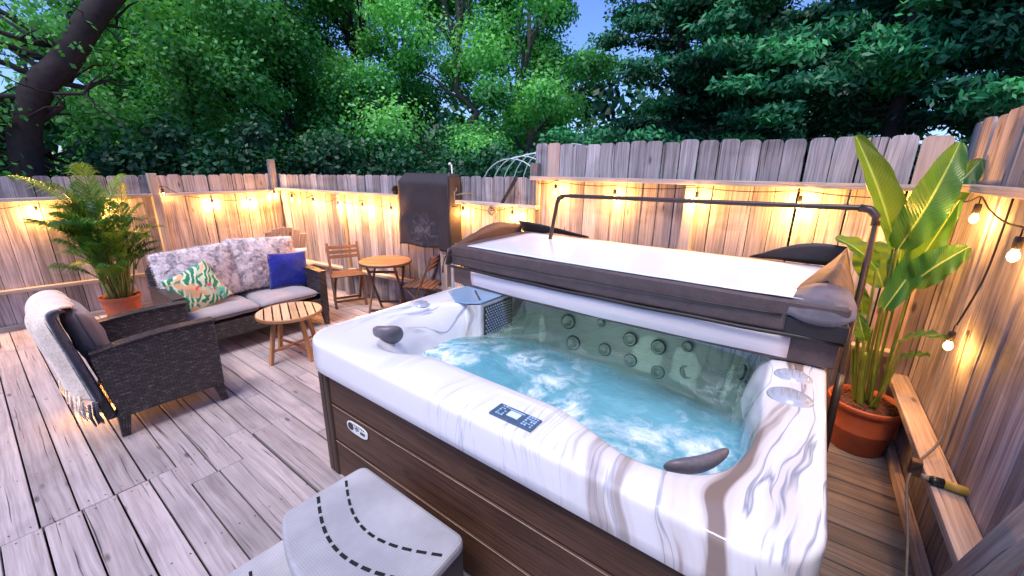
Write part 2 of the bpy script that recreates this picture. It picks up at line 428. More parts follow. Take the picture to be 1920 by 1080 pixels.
def m_banana():
    m = Mat('strelitzia_leaf', .32, **{'Specular_IOR_Level': .5})
    uv = m.uv(); sep = m.n('SeparateXYZ', {'Vector': uv})
    ribs = m.n('TexWave', {'Vector': m.n('CombineXYZ', {'X': m.math('ADD', sep.outputs[1], m.math('MULTIPLY', m.math('ABSOLUTE', m.math('SUBTRACT', sep.outputs[0], .5)), -.35))}).outputs[0],
                          'Scale': 9.0, 'Distortion': .6, 'Detail': 1}).outputs['Fac']
    mid = m.ramp(m.math('ABSOLUTE', m.math('SUBTRACT', sep.outputs[0], .5)), [(.012, 1.0), (.035, 0.0)])
    c = m.mix((.006, .062, .014), (.016, .115, .024), ribs)
    c = m.mix(c, (.030, .15, .022), m.ramp(m.noise(m.obj(), 4, 3), [(.4, 0.0), (.7, .7)]))
    c = m.mix(c, (.30, .45, .10), mid)
    m.set('Base Color', c)
    m.bump(ribs, .35, .004)
    tl = m.n('BsdfTranslucent', {'Color': (.25, .50, .05)})
    x = m.n('MixShader', {0: .22}); m.t.links.new(m.b.outputs[0], x.inputs[1]); m.t.links.new(tl.outputs[0], x.inputs[2])
    m.t.links.new(x.outputs[0], m.out.inputs[0])
    return m.m
M['banana'] = m_banana()
M['petiole'] = plain('green_stalk', (.14, .20, .03), .45, .4, 12, .1)
M['cane'] = plain('palm_cane', (.16, .19, .04), .5, .5, 14, .2)

# ================================================================== SETTING
def build_ground():
    b = MB()
    def f(u, v):
        x, y = lerp(-60, 90, u), lerp(-60, 90, v)
        return (x, y, -.55 + .12 * noise.noise(V((x * .15, y * .15, 0))))
    b.grid(f, 60, 60)
    m = Mat('leaf_litter_ground', .95)
    o = m.obj(); n = m.noise(o, .8, 6, .7)
    m.set('Base Color', m.ramp(n, [(.3, (.015, .014, .008)), (.5, (.025, .045, .015)), (.7, (.04, .07, .02))]))
    g = b.build('ground', m.m, None, smooth=True); tag(g, kind='structure')
build_ground()

def build_deck():
    """boards run along y; rows of width .14 with a dark gap, butt joints staggered"""
    b = MB(); c = MB()
    rr = random.Random(3)
    x = -3.02; pitch = .1455; k = 0
    while x < 3.92:
        w = pitch - rr.uniform(.006, .010)
        y0, y1 = (-.98 if x > .2 else -3.2), 7.32
        if x < .62: joints = [3.0 if x < .33 else 2.75]
        else: joints = [rr.uniform(2.5, 3.8)] 
        j2 = rr.uniform(5.2, 6.6); joints.append(j2)
        if x < .2: joints.append(rr.uniform(-1, 1))
        if x > .98: joints.append(.05)
        js = sorted(joints)
        cuts = [y0] + js + [y1]
        for a, d in zip(cuts[:-1], cuts[1:]):
            near = d <= 3.02
            sh = .009 if near and x < 1.0 else 0
            wz = rr.uniform(-.0015, .0015)
            r = rr.random()
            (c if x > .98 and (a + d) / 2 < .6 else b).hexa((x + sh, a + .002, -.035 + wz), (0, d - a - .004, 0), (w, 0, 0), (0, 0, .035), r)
        x += pitch; k += 1
    d = b.build('deck', M['deck'], None, bevel=.004); tag(d, kind='structure')
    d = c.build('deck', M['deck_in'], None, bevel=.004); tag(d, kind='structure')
    j = MB()
    for y in (-2.8, -1.6, -.3, 1.0, 2.2, 2.98, 4.2, 5.4, 6.6, 7.25):
        x0 = -3.0 if y > -.8 else -3.0
        j.box(x0, 3.9 if y > -.8 else .2, y - .02, y + .02, -.19, -.042)
    jo = j.build('deck_joists', M['step_side'], None); tag(jo, kind='structure')
build_deck()
def deck_screws():
    b = MB(); rr = random.Random(6); x = -1.5655
    x = -3.02 + .1455 * 14
    while x < 3.2:
        for y in (1.0, 1.6, 2.2, 2.95, 3.05, 3.6, 4.2, 4.8, 5.4, 6.0, 6.6):
            if x > .85 and y < 2.4: continue
            for dx in (.035, .108):
                px, py = x + dx + rr.uniform(-.006, .006) + (.022 if y < 3 else 0), y + rr.uniform(-.01, .01); r_ = .0045; i = len(b.v)
                b.v += [V((px + r_ * math.cos(k * PI / 3), py + r_ * math.sin(k * PI / 3), .0022)) for k in range(6)]; b.face([i + k for k in range(6)])
        x += .1455
    o = b.build('deck_screws', M['ink'], None); tag(o, kind='structure')
deck_screws()

def dogear(w, h, c=.028, d=.030):
    return [(0, 0), (w, 0), (w, h - d), (w - c * .35, h - d * .28), (w - c, h), (c, h), (c * .35, h - d * .28), (0, h - d)]

def fence(label, p0, p1, n_in, top0, top1, zbot, rails, posts, pitch=.143, fresh=(), seed=1, jit=.008, extra=None):
    """pickets from p0 to p1, rails on the n_in side; each rail and post is a part of its own"""
    rr = random.Random(seed)
    p0, p1 = V((*p0, 0)), V((*p1, 0)); d = p1 - p0; L = d.length; d.normalize(); n = V((*n_in, 0)).normalized()
    t = thing('wooden_fence', label, 'fence', tuple((p0 + p1) / 2))
    b = MB(); frs = []
    N = int(L / pitch)
    pt = L / N
    for i in range(N):
        s = i * pt; w = pt - rr.uniform(.004, .010)
        h = lerp(top0, top1, (s + w / 2) / L) + rr.uniform(-jit, jit)
        o = p0 + d * s + V((0, 0, zbot)); lean = rr.uniform(-.004, .004)
        tgt = b
        if i in fresh: tgt = MB(); frs.append(tgt)
        r = rr.random()
        th = -n * .016
        o2 = o + n * rr.uniform(-.003, .003)
        tgt.prism(dogear(w, h - zbot), o2, d, V((lean, lean, 1)), th, r)
    b.build('picket_panel', M['fence'], t, bevel=.002, world=True)
    for fr in frs: fr.build('fresh_picket', M['newpicket'], t, world=True)['label'] = 'newer pinkish picket'
    for (za, zb, dep, thk) in rails:
        q = MB(); q.hexa(p0 + n * .004 + V((0, 0, za - thk)), p1 - p0 + V((0, 0, zb - za)), n * dep, (0, 0, thk), rr.random())
        q.build('rail', M['rail'], t, bevel=.004, world=True)
    for (s, z1, w, mt) in posts:
        q = MB(); o = p0 + d * (s - w / 2) + n * .006 + V((0, 0, -.3))
        q.hexa(o, (0, 0, z1 + .3), d * w, n * .088, rr.random())
        q.build('post', M[mt], t, bevel=.005, world=True)
    return t

Cc = (3.12, 7.02)      # far left corner of the yard
G = (3.58, 3.60)       # gate post
E2 = (3.80, 2.44)      # where the lower fence meets the tall one
# left fence runs along x at the far end
fence('low weathered fence behind the palm and the wicker sofa', (-3.2, 7.42), Cc, (0, -1), 1.665, 1.745, -.1,
      [(1.455, 1.505, .085, .04), (.52, .44, .085, .04), (.06, .06, .04, .09)], [(4.80, 1.75, .09, 'rail'), (2.3, 1.45, .09, 'rail'), (6.27, 1.96, .085, 'fence')], pitch=.148, seed=4)
fence('low weathered fence behind the folding bistro set', Cc, G, (-1, 0), 1.742, 1.765, -.1,
      [(1.535, 1.525, .085, .04), (.42, .40, .085, .04)], [(1.55, 1.5, .09, 'fence'), (3.40, 1.60, .09, 'rail')], pitch=.139, seed=5)
fence('short stretch of low fence between the gate post and the tall fence', G, E2, (-1, 0), 1.765, 1.775, -.1,
      [(1.50, 1.475, .085, .04), (.40, .40, .085, .04)], [(.10, 1.60, .09, 'fence')], pitch=.139, seed=6)
# tall fence behind the tub, its right-hand neighbour, and the short return at its left end
fence('tall fence with grey picket tops behind the hot tub', (3.86, 2.56), (3.86, -.62), (-1, 0), 2.11, 2.10, -.1,
      [(1.785, 1.785, .10, .042), (.62, .62, .085, .04)], [(.04, 1.92, .09, 'fence'), (1.66, 1.74, .09, 'rail')], pitch=.146, fresh=(1, 20), seed=8, jit=.012)
fence('tall fence running beside the camera along the right edge of the deck', (4.0, -.70), (-1.6, -.80), (0, 1), 2.17, 2.19, -.25,
      [(1.80, 1.80, .085, .04), (.515, .515, .105, .045), (.07, .07, .04, .09)], [(.30, 1.75, .09, 'rail'), (3.3, .50, .09, 'fence')], pitch=.146, seed=9, jit=.012)

# ================================================================== HOT TUB
TX, TY = 2.1, 1.04
tub = thing('hot_tub', 'large hot tub with marbled white acrylic shell, brown wood-look side panels and bubbling blue water', 'hot tub', (TX, TY, 0))
OX0, OX1, OY0, OY1 = 1.0, 3.22, -.18, 2.27
def ray_poly(poly, c, a):
    dx, dy = math.cos(a), math.sin(a); best = None
    for i in range(len(poly)):
        x1, y1 = poly[i][0] - c[0], poly[i][1] - c[1]; x2, y2 = poly[(i + 1) % len(poly)][0] - c[0], poly[(i + 1) % len(poly)][1] - c[1]
        ex, ey = x2 - x1, y2 - y1; den = dx * ey - dy * ex
        if abs(den) < 1e-9: continue
        t = (x1 * ey - y1 * ex) / den; s = (x1 * dy - y1 * dx) / den
        if t > 0 and -1e-6 <= s <= 1 + 1e-6 and (best is None or t < best): best = t
    return best
def rrect(x0, x1, y0, y1, r, n=14, bow=0):
    pts = []
    for cx, cy, a0 in ((x1 - r, y1 - r, 0), (x0 + r, y1 - r, 90), (x0 + r, y0 + r, 180), (x1 - r, y0 + r, 270)):
        for k in range(n + 1):
            a = R(a0 + 90 * k / n); pts.append((cx + r * math.cos(a), cy + r * math.sin(a)))
    return pts
inner_ctrl = [(1.285, 1.45), (1.285, 1.20), (1.285, .95), (1.28, .70), (1.225, .53), (1.175, .38), (1.19, .23), (1.28, .11), (1.45, .05), (1.70, .035), (1.92, .055),
              (2.2, .065), (2.6, .07), (2.88, .12), (2.98, .35), (3.0, .8), (3.0, 1.3), (2.97, 1.7), (2.80, 1.90), (2.5, 1.93), (2.25, 1.90), (2.05, 1.90),
              (1.90, 1.98), (1.75, 2.05), (1.58, 2.05), (1.42, 1.99), (1.30, 1.88), (1.20, 1.78), (1.21, 1.62)]
ic = [V((*p, 0)) for p in inner_ctrl]
inner = []
for i in range(len(ic)):
    a, b_, c, d = ic[i - 1], ic[i], ic[(i + 1) % len(ic)], ic[(i + 2) % len(ic)]
    for k in range(6):
        t = k / 6
        q = 0.5 * ((2 * b_) + (-a + c) * t + (2 * a - 5 * b_ + 4 * c - d) * t * t + (-a + 3 * b_ - 3 * c + d) * t ** 3)
        inner.append((q.x, q.y))
CC = (2.1, 1.0); NA = 288
outer = rrect(OX0, OX1, OY0, OY1, .20)
def sstep(a, b, x):
    t = max(0, min(1, (x - a) / (b - a))); return t * t * (3 - 2 * t)
WATER = .685
def wall(a):
    """how far the wall creeps inward by the water line at angle a (gentle lounge slope at the left near corner)"""
    dg = math.degrees(a) % 360
    return .03 + .09 * sstep(98, 112, dg) * (1 - sstep(132, 152, dg)) + .04 * sstep(265, 285, dg) * (1 - sstep(320, 340, dg))
def build_shell():
    b = MB()
    rings = []
    A = [2 * PI * i / NA for i in range(NA)]
    ro = [ray_poly(outer, CC, a) for a in A]; ri = [ray_poly(inner, CC, a) for a in A]
    def ring(fn): 
        idx = []
        for a, o, i in zip(A, ro, ri):
            r, z = fn(a, o, i); idx.append(len(b.v)); b.v.append(V((CC[0] + r * math.cos(a), CC[1] + r * math.sin(a), z)))
        rings.append(idx)
    def rimz(a, o, i, t):
        # a shallow raised roll near the outside and a very slight fall to the basin
        x, y = CC[0] + lerp(o, i, t) * math.cos(a), CC[1] + lerp(o, i, t) * math.sin(a)
        return .930 + .006 * math.sin(PI * t) + .004 * noise.noise(V((x * 2, y * 2, 1)))
    ring(lambda a, o, i: (o - .035, .745)); ring(lambda a, o, i: (o - .012, .742)); ring(lambda a, o, i: (o - .002, .752))
    ring(lambda a, o, i: (o, .80)); ring(lambda a, o, i: (o - .003, .895)); ring(lambda a, o, i: (o - .004, .908)); ring(lambda a, o, i: (o - .007, .917)); ring(lambda a, o, i: (o - .013, .924)); ring(lambda a, o, i: (o - .021, .9275)); ring(lambda a, o, i: (o - .029, .9285))
    for t in (.25, .4, .55, .7, .85): ring(lambda a, o, i, t=t: (lerp(o - .03, i + .02, t), rimz(a, o, i, t)))
    ring(lambda a, o, i: (i + .018, .928)); ring(lambda a, o, i: (i + .006, .922)); ring(lambda a, o, i: (i - .002, .910))
    ring(lambda a, o, i: (i - .010 - wall(a) * .25, .880)); ring(lambda a, o, i: (i - .015 - wall(a) * .6, .83)); ring(lambda a, o, i: (i - .018 - wall(a) * .85, .76))
    ring(lambda a, o, i: (i - .02 - wall(a), WATER)); ring(lambda a, o, i: (i - .03 - wall(a) * 1.2, .60))
    ring(lambda a, o, i: (i - .045 - wall(a) * 1.4, .42)); ring(lambda a, o, i: (i - .075 - wall(a) * 1.4, .30)); ring(lambda a, o, i: (i - .13 - wall(a) * 1.2, .265))
    ring(lambda a, o, i: (min(i - .40, .62), .255)); ring(lambda a, o, i: (min(i - .44, .58), .24)); ring(lambda a, o, i: (.50, .12)); ring(lambda a, o, i: (.40, .11)); ring(lambda a, o, i: (.12, .105))
    for r0, r1 in zip(rings[:-1], rings[1:]):
        for k in range(NA):
            k2 = (k + 1) % NA; b.face([r0[k], r0[k2], r1[k2], r1[k]])
    b.face(rings[-1][:])
    return b.build('shell', M['acrylic'], tub, smooth=True, world=True)
build_shell()
def build_water():
    b = MB(); A = [2 * PI * i / 192 for i in range(192)]; rings = []
    for j in range(1, 49):
        t = j / 48; idx = []
        for a in A:
            r = (ray_poly(inner, CC, a) - .022 - wall(a) + .02) * t
            x, y = CC[0] + r * math.cos(a), CC[1] + r * math.sin(a)
            ch = max(.12, min(1, (2.75 - x) / .9))
            z = WATER + ch * (.016 * noise.fractal(V((x * 3.4, y * 3.4, 2)), 1, 2, 4)) * min(1, (1 - t) * 6 + .15)
            idx.append(len(b.v)); b.v.append(V((x, y, z)))
        rings.append(idx)
    cidx = len(b.v); b.v.append(V((*CC, WATER)))
    for k in range(192): b.face([cidx, rings[0][k], rings[0][(k + 1) % 192]])
    for r0, r1 in zip(rings[:-1], rings[1:]):
        for k in range(192):
            k2 = (k + 1) % 192; b.face([r0[k], r1[k], r1[k2], r0[k2]])
    return b.build('water', M['water'], tub, smooth=True, world=True)
build_water()
# ---- cabinet: planks with dark grooves, corner trims
b = MB()
for bb in ((1.092, 1.11, -.085, 2.175), (3.12, 3.14, -.085, 2.175), (1.112, 3.118, -.077, -.06), (1.112, 3.118, 2.15, 2.167)): b.box(*bb, .0, .742)
b.build('cabinet_core', M['step_side'], tub, world=True)
zs = [(.015, .262), (.274, .510), (.522, .742)]
for (za, zb) in zs:
    q = MB(); q.box(1.062, 1.09, -.02, 2.10, za, zb, 'y'); q.build('side_panel', M['cab'], tub, bevel=.004, world=True)
    q = MB(); q.box(1.0605, 1.0625, -.02, 2.10, zb - .0065, zb - .0035, 'y', .5); q.build('edge_highlight', M['edge'], tub, world=True)  # thin strip painting the glossy highlight along the plank's top edge
    q = MB(); q.box(1.13, 3.10, 2.17, 2.195, za, zb, 'x'); q.build('side_panel', M['cab'], tub, bevel=.004, world=True)
    q = MB(); q.box(1.13, 3.10, -.105, -.08, za, zb, 'x'); q.build('side_panel', M['cab'], tub, bevel=.004, world=True)
for (cx, cy, sx, sy) in ((1.05, 2.205, 1, -1), (1.05, -.115, 1, 1), (3.16, 2.205, -1, -1), (3.16, -.115, -1, 1)):
    q = MB(); q.hexa((cx, cy, .005), (0, 0, .738), (.092 * sx, 0, 0), (0, .10 * sy, 0)); q.build('corner_trim', M['cabtrim'], tub, bevel=.015, world=True)
    if cx < 2:
        q = MB(); q.hexa((cx - .003, cy + .055 * sy, .02), (0, 0, .70), (.01, 0, 0), (0, .006 * sy, 0)); q.build('trim_bead', M['cabtrim'], tub, world=True)
# badge on the middle plank
bd = thing('maker_badge', 'white oval badge with dark disc', 'badge'); del bd['category'], bd['label']; bd.parent = tub; bd.location = (1.058 - TX, 1.84 - TY, .448)
q = MB(); pts = []
for k in range(30):
    a = 2 * PI * k / 30; ca, sa = math.cos(a), math.sin(a)
    pts.append((math.copysign(abs(ca) ** .7, ca) * .098, math.copysign(abs(sa) ** .7, sa) * .036))
q.prism(pts, (0, 0, 0), (0, -1, 0), (0, 0, 1), (-.006, 0, 0)); q.build('badge_plate', M['white_plastic'], bd, bevel=.0015)
q = MB(); q.prism([(.026 * math.cos(2 * PI * k / 24), .022 * math.sin(2 * PI * k / 24)) for k in range(24)], (-.006, .058, .002), (0, -1, 0), (0, 0, 1), (-.002, 0, 0)); q.build('badge_disc', M['ink'], bd)
q = MB()   # short marks: a little figure and dotted lettering along the top
for k in range(9):
    y = .070 - .0165 * k; q.box(-.0078, -.006, y - .008, y - .001, .019, .0255)
for (y, z, a) in ((.012, .004, .5), (.0, -.004, -.4), (-.012, .006, .7), (.004, .010, -.9)):
    q.bar((-.0072, y - .009 * math.cos(a), z - .009 * math.sin(a)), (-.0072, y + .009 * math.cos(a), z + .009 * math.sin(a)), .0012, .005, (0, 0, 1))
for k in range(4): q.box(-.0078, -.006, -.040 - .011 * k, -.033 - .011 * k, -.012, .004)
q.build('badge_mark', M['ink'], bd)
# control panel on its slightly raised plinth
q = MB(); q.prism([(1.03, .99), (1.10, 1.04), (1.235, .97), (1.235, .70), (1.20, .60), (1.03, .58)], (0, 0, .925), (1, 0, 0), (0, 1, 0), (0, 0, .0105), .5); q.build('panel_plinth', M['acrylic'], tub, bevel=.004, world=True)
cp = thing('control_panel', 'x', 'x'); del cp['category'], cp['label']; cp.parent = tub; cp.location = (1.098 - TX, .79 - TY, .9405)
q = MB(); q.box(-.040, .040, -.098, .098, -.008, .004); q.build('panel_base', M['panel_blue'], cp, bevel=.002)
q = MB(); q.box(-.016, .018, -.020, .032, .003, .0062); q.build('display', M['screen'], cp)
q = MB(); rr = random.Random(5)
for i in range(5):
    for j in range(4):
        for side in (-1, 1):
            if side == 1 and j > 2: continue
            y = side * (.048 + j * .0125) ; x = -.028 + i * .0135
            if rr.random() < .85: q.box(x, x + rr.uniform(.004, .009), y - .004, y + .004, .0035, .0056)
q.box(.024, .029, -.028, .040, .0035, .0056)
q.build('keypad', M['panel_light'], cp)
# headrests
def headrest(c, L, W, T, rz, tilt=0):
    b = MB()
    def f(u, v):
        a = 2 * PI * u; ph = PI * (v - .5)
        cx, cy = math.cos(a), math.sin(a); cp_ = math.cos(ph)
        p = 2.6
        r = (abs(cx) ** p + abs(cy) ** p) ** (-1 / p)
        x, y, z = L * cx * r * cp_ ** .6 if cp_ > 0 else 0, W * cy * r * cp_ ** .6 if cp_ > 0 else 0, T * math.sin(ph)
        z += .02 * (x / L) ** 2 - .25 * T * math.exp(-((x / L) ** 2 + (y / W) ** 2) * 6)
        return (x, y, z)
    b.grid(f, 40, 16, closed_u=True)
    o = b.build('headrest', M['pillow_dark'], tub, smooth=True); o.location = (c[0] - TX, c[1] - TY, c[2]); o.rotation_euler = (tilt, 0, rz)
    return o
headrest((1.315, 1.86, .925), .085, .082, .036, R(-50), R(-52))
headrest((1.372, .178, .855), .135, .05, .024, R(-36), R(-58))
headrest((2.9, .25, .89), .12, .055, .03, R(45))
# diverter caps
for (x, y, r_) in ((1.79, 2.12, .055), (2.165, -.045, .062), (1.94, -.045, .068)):
    q = MB(); q.lathe([(r_ * 1.25, 0), (r_ * 1.20, .006), (r_ * 1.04, .005), (r_, .006), (r_ * .95, .015), (r_ * .88, .018), (0, .018)], (x, y, .930), 36)
    o = q.build('diverter_cap', M['cap'], tub, smooth=True, world=True)
    q = MB()
    for k in range(3):
        q.bar((x - r_ * .55, y - .028 + .028 * k, .9495), (x + r_ * .6, y - .028 + .028 * k, .9495), .010, .008)
    q.build('cap_grip', M['cap'], o, bevel=.003, world=True)
# jets: black nozzle inside a steel ring
def jet(p, nrm, r_, name='jet'):
    q = MB(); q.lathe([(r_, 0), (r_ * .95, .012), (r_ * .72, .016), (r_ * .62, .008), (r_ * .3, .004), (0, .006)], p, 28, nrm)
    o = q.build(name, M['jet_dark'], tub, smooth=True, world=True)
    q = MB(); q.lathe([(r_ * .86, .0135), (r_ * .80, .022), (r_ * .62, .021), (r_ * .56, .008)], p, 28, nrm); q.build('ring', M['jet_ring'], o, smooth=True, world=True)
for y, z, r_ in ((1.80, .545, .068), (1.55, .60, .066), (1.83, .36, .06), (1.49, .42, .066), (1.0, .585, .058), (.78, .58, .058), (1.2, .44, .055), (.55, .45, .060), (1.25, .66, .035), (.98, .41, .055), (.76, .38, .055), (.40, .60, .066), (.36, .42, .06), (.58, .64, .04)):
    jet((2.918, y, z), (-1, 0, .25), r_)
for x, y, z, r_ in ((2.82, .20, .60, .058), (2.62, .165, .57, .062), (2.36, .155, .50, .06), (2.62, .18, .42, .05), (2.05, .16, .52, .055)):
    jet((x, y, z), (-.35, 1, .25), r_)
for p in ((1.75, .42, .262), (1.65, 1.3, .262), (2.3, .42, .262)): jet(p, (0, 0, 1), .04)
# filter housing in the far left corner: lid and beaded weir
q = MB()
q.prism([(1.99, 1.875), (2.06, 1.795), (2.45, 1.795), (2.45, 2.16), (2.12, 2.19), (1.975, 1.97)], (0, 0, .932), (1, 0, 0), (0, 1, 0), (0, 0, .010)); q.build('filter_lid', M['filterlid'], tub, bevel=.004, world=True)
q = MB(); q.bar((2.10, 1.84, .9445), (2.25, 2.02, .9445), .012, .008); q.build('lid_slot', M['jet_dark'], tub, world=True)
q = MB(); q.hexa((2.06, 1.80, .30), (.38, 0, 0), (0, .13, 0), (0, 0, .625)); q.hexa((1.995, 1.87, .30), (.065, -.07, 0), (.05, .06, 0), (0, 0, .625))
q.build('filter_housing', M['acrylic'], tub, bevel=.006, world=True)
q = MB(); q.box(2.09, 2.425, 1.790, 1.7975, .66, .90); fg = q.build('filter_grille', M['grille_back'], tub, world=True)
q = MB()
for i in range(20):
    for j in range(11):
        x = 2.11 + .026 * i + (.013 if j % 2 else 0); z = .668 + .0215 * j
        if x > 2.41: continue
        o = len(q.v); r_ = .0115
        q.v += [V((x - r_, 1.789, z)), V((x, 1.789, z - r_)), V((x + r_, 1.789, z)), V((x, 1.789, z + r_)), V((x, 1.781, z))]
        for a_, c_ in ((0, 1), (1, 2), (2, 3), (3, 0)): q.face([o + a_, o + c_, o + 4])
q.build('grille_beads', M['grille_m'], fg, world=True)
q = MB(); q.box(2.885, 2.93, -.165, -.105, .30, .42) 
q = MB(); q.box(2.66, 2.90, -.135, -.108, .02, .14); q.build('vent', M['step_side'], tub, bevel=.004, world=True)

l = bpy.data.lights.new('underwater_light', 'POINT'); l.energy = 3.6; l.color = (.8, 1, .95); l.shadow_soft_size = .15
lo = bpy.data.objects.new('underwater_light', l); C.objects.link(lo); lo.parent = tub; lo.location = (.15, 0, .42)
q = MB(); q.lathe([(.055, 0), (.05, .012), (0, .016)], (1.60, .95, .20), 24, (1, 0, .3)); q.build('light_lens', M['white_plastic'], tub, smooth=True, world=True)

# ================================================================== COVER (folded on the far half of the tub)
cv = thing('spa_cover', 'brown vinyl spa cover folded over the far half of the tub, white side up', 'spa cover', (2.8, 1.05, .94))
def slab(name, x0, x1, y0, y1, z0, z1, mat, seed, edge=.03, sag=.0, xin=0):
    b = MB()
    nx, ny = 10, 26
    def top(u, v, z, s):
        x, y = lerp(x0, x1, u), lerp(y0, y1, v)
        bow = xin * (1 - (2 * v - 1) ** 2) * (1 - u)
        n = .006 * noise.noise(V((x * 3 + seed, y * 2.1, z * 5)))
        return V((x + bow + n, y + n * .5, z + s * (sag * math.sin(PI * u) * math.sin(PI * v)) + n))
    b.grid(lambda u, v: top(u, v, z1, 1), nx, ny); b.grid(lambda u, v: top(1 - u, v, z0, 0), nx, ny)
    for (fa) in (lambda u, v: top(0, 1 - u, lerp(z0, z1, v), v), lambda u, v: top(1, u, lerp(z0, z1, v), v)): b.grid(fa, ny, 4)
    for (fa) in (lambda u, v: top(u, 0, lerp(z0, z1, v), v), lambda u, v: top(1 - u, 1, lerp(z0, z1, v), v)): b.grid(fa, nx, 4)
    return b.build(name, mat, cv, smooth=False, world=True, merge=True, bevel=.012)
slab('lower_panel', 2.335, 3.30, -.20, 2.335, .938, 1.078, M['vinyl'], 1, xin=-.06)
slab('upper_panel', 2.300, 3.32, -.205, 2.32, 1.098, 1.262, M['vinyl'], 5, sag=.02, xin=-.03)
# white liner: top sheet and the strip on the lower panel's inner edge
q = MB()
def f(u, v):
    x = lerp(2.318, 3.24, u); y = lerp(-.02, 2.16, v)
    y = lerp(lerp(-.17, 2.17, v), y, max(0, 1 - u * 1.0))
    if v > .5: y -= .06 * (1 - u) * 0
    bow = -.03 * (1 - (2 * v - 1) ** 2) * (1 - u)
    return (x + bow, y, 1.270 + .024 * math.sin(PI * u) * math.sin(PI * v) + .002 * noise.noise(V((x * 6, y * 6, 0))))
q.grid(f, 16, 36)
mw = Mat('white_vinyl_liner', .4, base=(.68, .71, .77), **{'Coat_Weight': .3})
mw.bump(mw.noise(mw.obj(), 6, 4), .25, .01); M['liner'] = mw.m
q.build('white_liner', M['liner'], cv, smooth=True, world=True, solid=.004)
q = MB()
def f(u, v):
    y = lerp(-.005, 2.11, u); bow = -.06 * (1 - (2 * ((y + .2) / 2.535) - 1) ** 2)
    return (2.322 + bow - .008 * math.sin(PI * v) + .02 * (1 - v), y, lerp(.945, 1.075, v))
q.grid(f, 40, 8)
ml = Mat('pale_pink_liner', .45, base=(.74, .66, .66)); ml.set('Base Color', ml.mix((.92, .78, .76), (.80, .66, .64), ml.ramp(ml.noise(ml.scale(ml.obj(), (3, 1.2, 26)), 1, 3), [(.45, 0.0), (.7, .8)]))); M['liner2'] = ml.m
q.build('inner_liner_strip', M['liner2'], cv, smooth=True, world=True, solid=.004)
# piping along the fold
for z, xx, r_ in ((1.092, 2.292, .011), (1.185, 2.283, .0045)):
    q = MB(); q.tube([(xx - (.045 if z < 1.15 else .03) * (1 - (2 * t / 30 - 1) ** 2), lerp(-.205 if z < 1.15 else .05, 2.325, t / 30), z + .002 * math.sin(t)) for t in range(31)], r_, 8); q.build('piping', M['vinyl_dark'], cv, smooth=True, world=True)
# skirt flaps standing up at both ends
def flap(rows, mat, nm='skirt_flap'):
    q = MB(); nr = len(rows); sm = [smooth_path(r_, 6) for r_ in rows]; nc = len(sm[0])
    def f(u, v):
        a = v * (nr - 1); i = min(int(a), nr - 2); k = round(u * (nc - 1)); p = sm[i][k].lerp(sm[i + 1][k], a - i)
        return p + V((1, 1, 1)) * .006 * noise.noise(p * 9)
    q.grid(f, nc - 1, (nr - 1) * 4); return q.build(nm, mat, cv, smooth=True, world=True, solid=.006)
flap([[(2.27, 2.36, 1.10), (2.42, 2.35, 1.10), (2.9, 2.34, 1.12), (3.32, 2.34, 1.12)], [(2.29, 2.345, 1.225), (2.42, 2.335, 1.27), (2.85, 2.33, 1.385), (3.25, 2.30, 1.34)]], M['vinyl'])
flap([[(3.32, 2.33, 1.26), (3.32, 1.95, 1.27), (3.31, 1.60, 1.272)], [(3.28, 2.36, 1.37), (3.30, 1.98, 1.335), (3.30, 1.60, 1.285)]], M['vinyl_dark'])
flap([[(2.268, 2.37, 1.17), (2.262, 2.375, 1.10), (2.27, 2.385, 1.03)], [(2.255, 2.33, 1.18), (2.245, 2.36, 1.10), (2.25, 2.38, 1.03)]], M['vinyl_dark'])
flap([[(3.32, .32, 1.27), (3.32, .05, 1.27), (3.31, -.22, 1.26)], [(3.31, .34, 1.275), (3.33, .02, 1.40), (3.29, -.19, 1.405)]], M['vinyl_dark'])
mt = Mat('tan_brown_skirt', .75); mt.set('Base Color', mt.mix((.07, .045, .034), (.15, .105, .085), mt.ramp(mt.noise(mt.obj(), 5, 3), [(.4, 0.0), (.6, 1.0)]))); M['vinyl_tan'] = mt.m
flap([[(2.50, .02, 1.275), (2.80, -.03, 1.28), (3.28, -.12, 1.29)], [(2.52, -.10, 1.335), (2.80, -.15, 1.375), (3.27, -.19, 1.40)], [(2.50, -.215, 1.22), (2.85, -.235, 1.24), (3.30, -.235, 1.25)]], M['vinyl_tan'])
mg = Mat('grey_skirt', .7); mg.set('Base Color', mg.mix((.085, .075, .095), (.15, .135, .16), mg.ramp(mg.noise(mg.obj(), 7, 3), [(.4, 0.0), (.6, 1.0)]))); M['vinyl_grey'] = mg.m
flap([[(2.268, .035, 1.20), (2.262, -.06, 1.175), (2.27, -.17, 1.175), (2.30, -.225, 1.215)], [(2.33, .02, 1.275), (2.32, -.06, 1.272), (2.32, -.15, 1.268), (2.36, -.225, 1.255)], [(2.52, .01, 1.285), (2.50, -.06, 1.318), (2.50, -.13, 1.325), (2.50, -.20, 1.30)]], M['vinyl_grey'])
# black skirt drop at the near right end
q = MB(); q.box(2.272, 2.30, -.212, .03, 1.10, 1.185); 
q.build('corner_patch', M['vinyl_dark'], cv, bevel=.006, world=True)

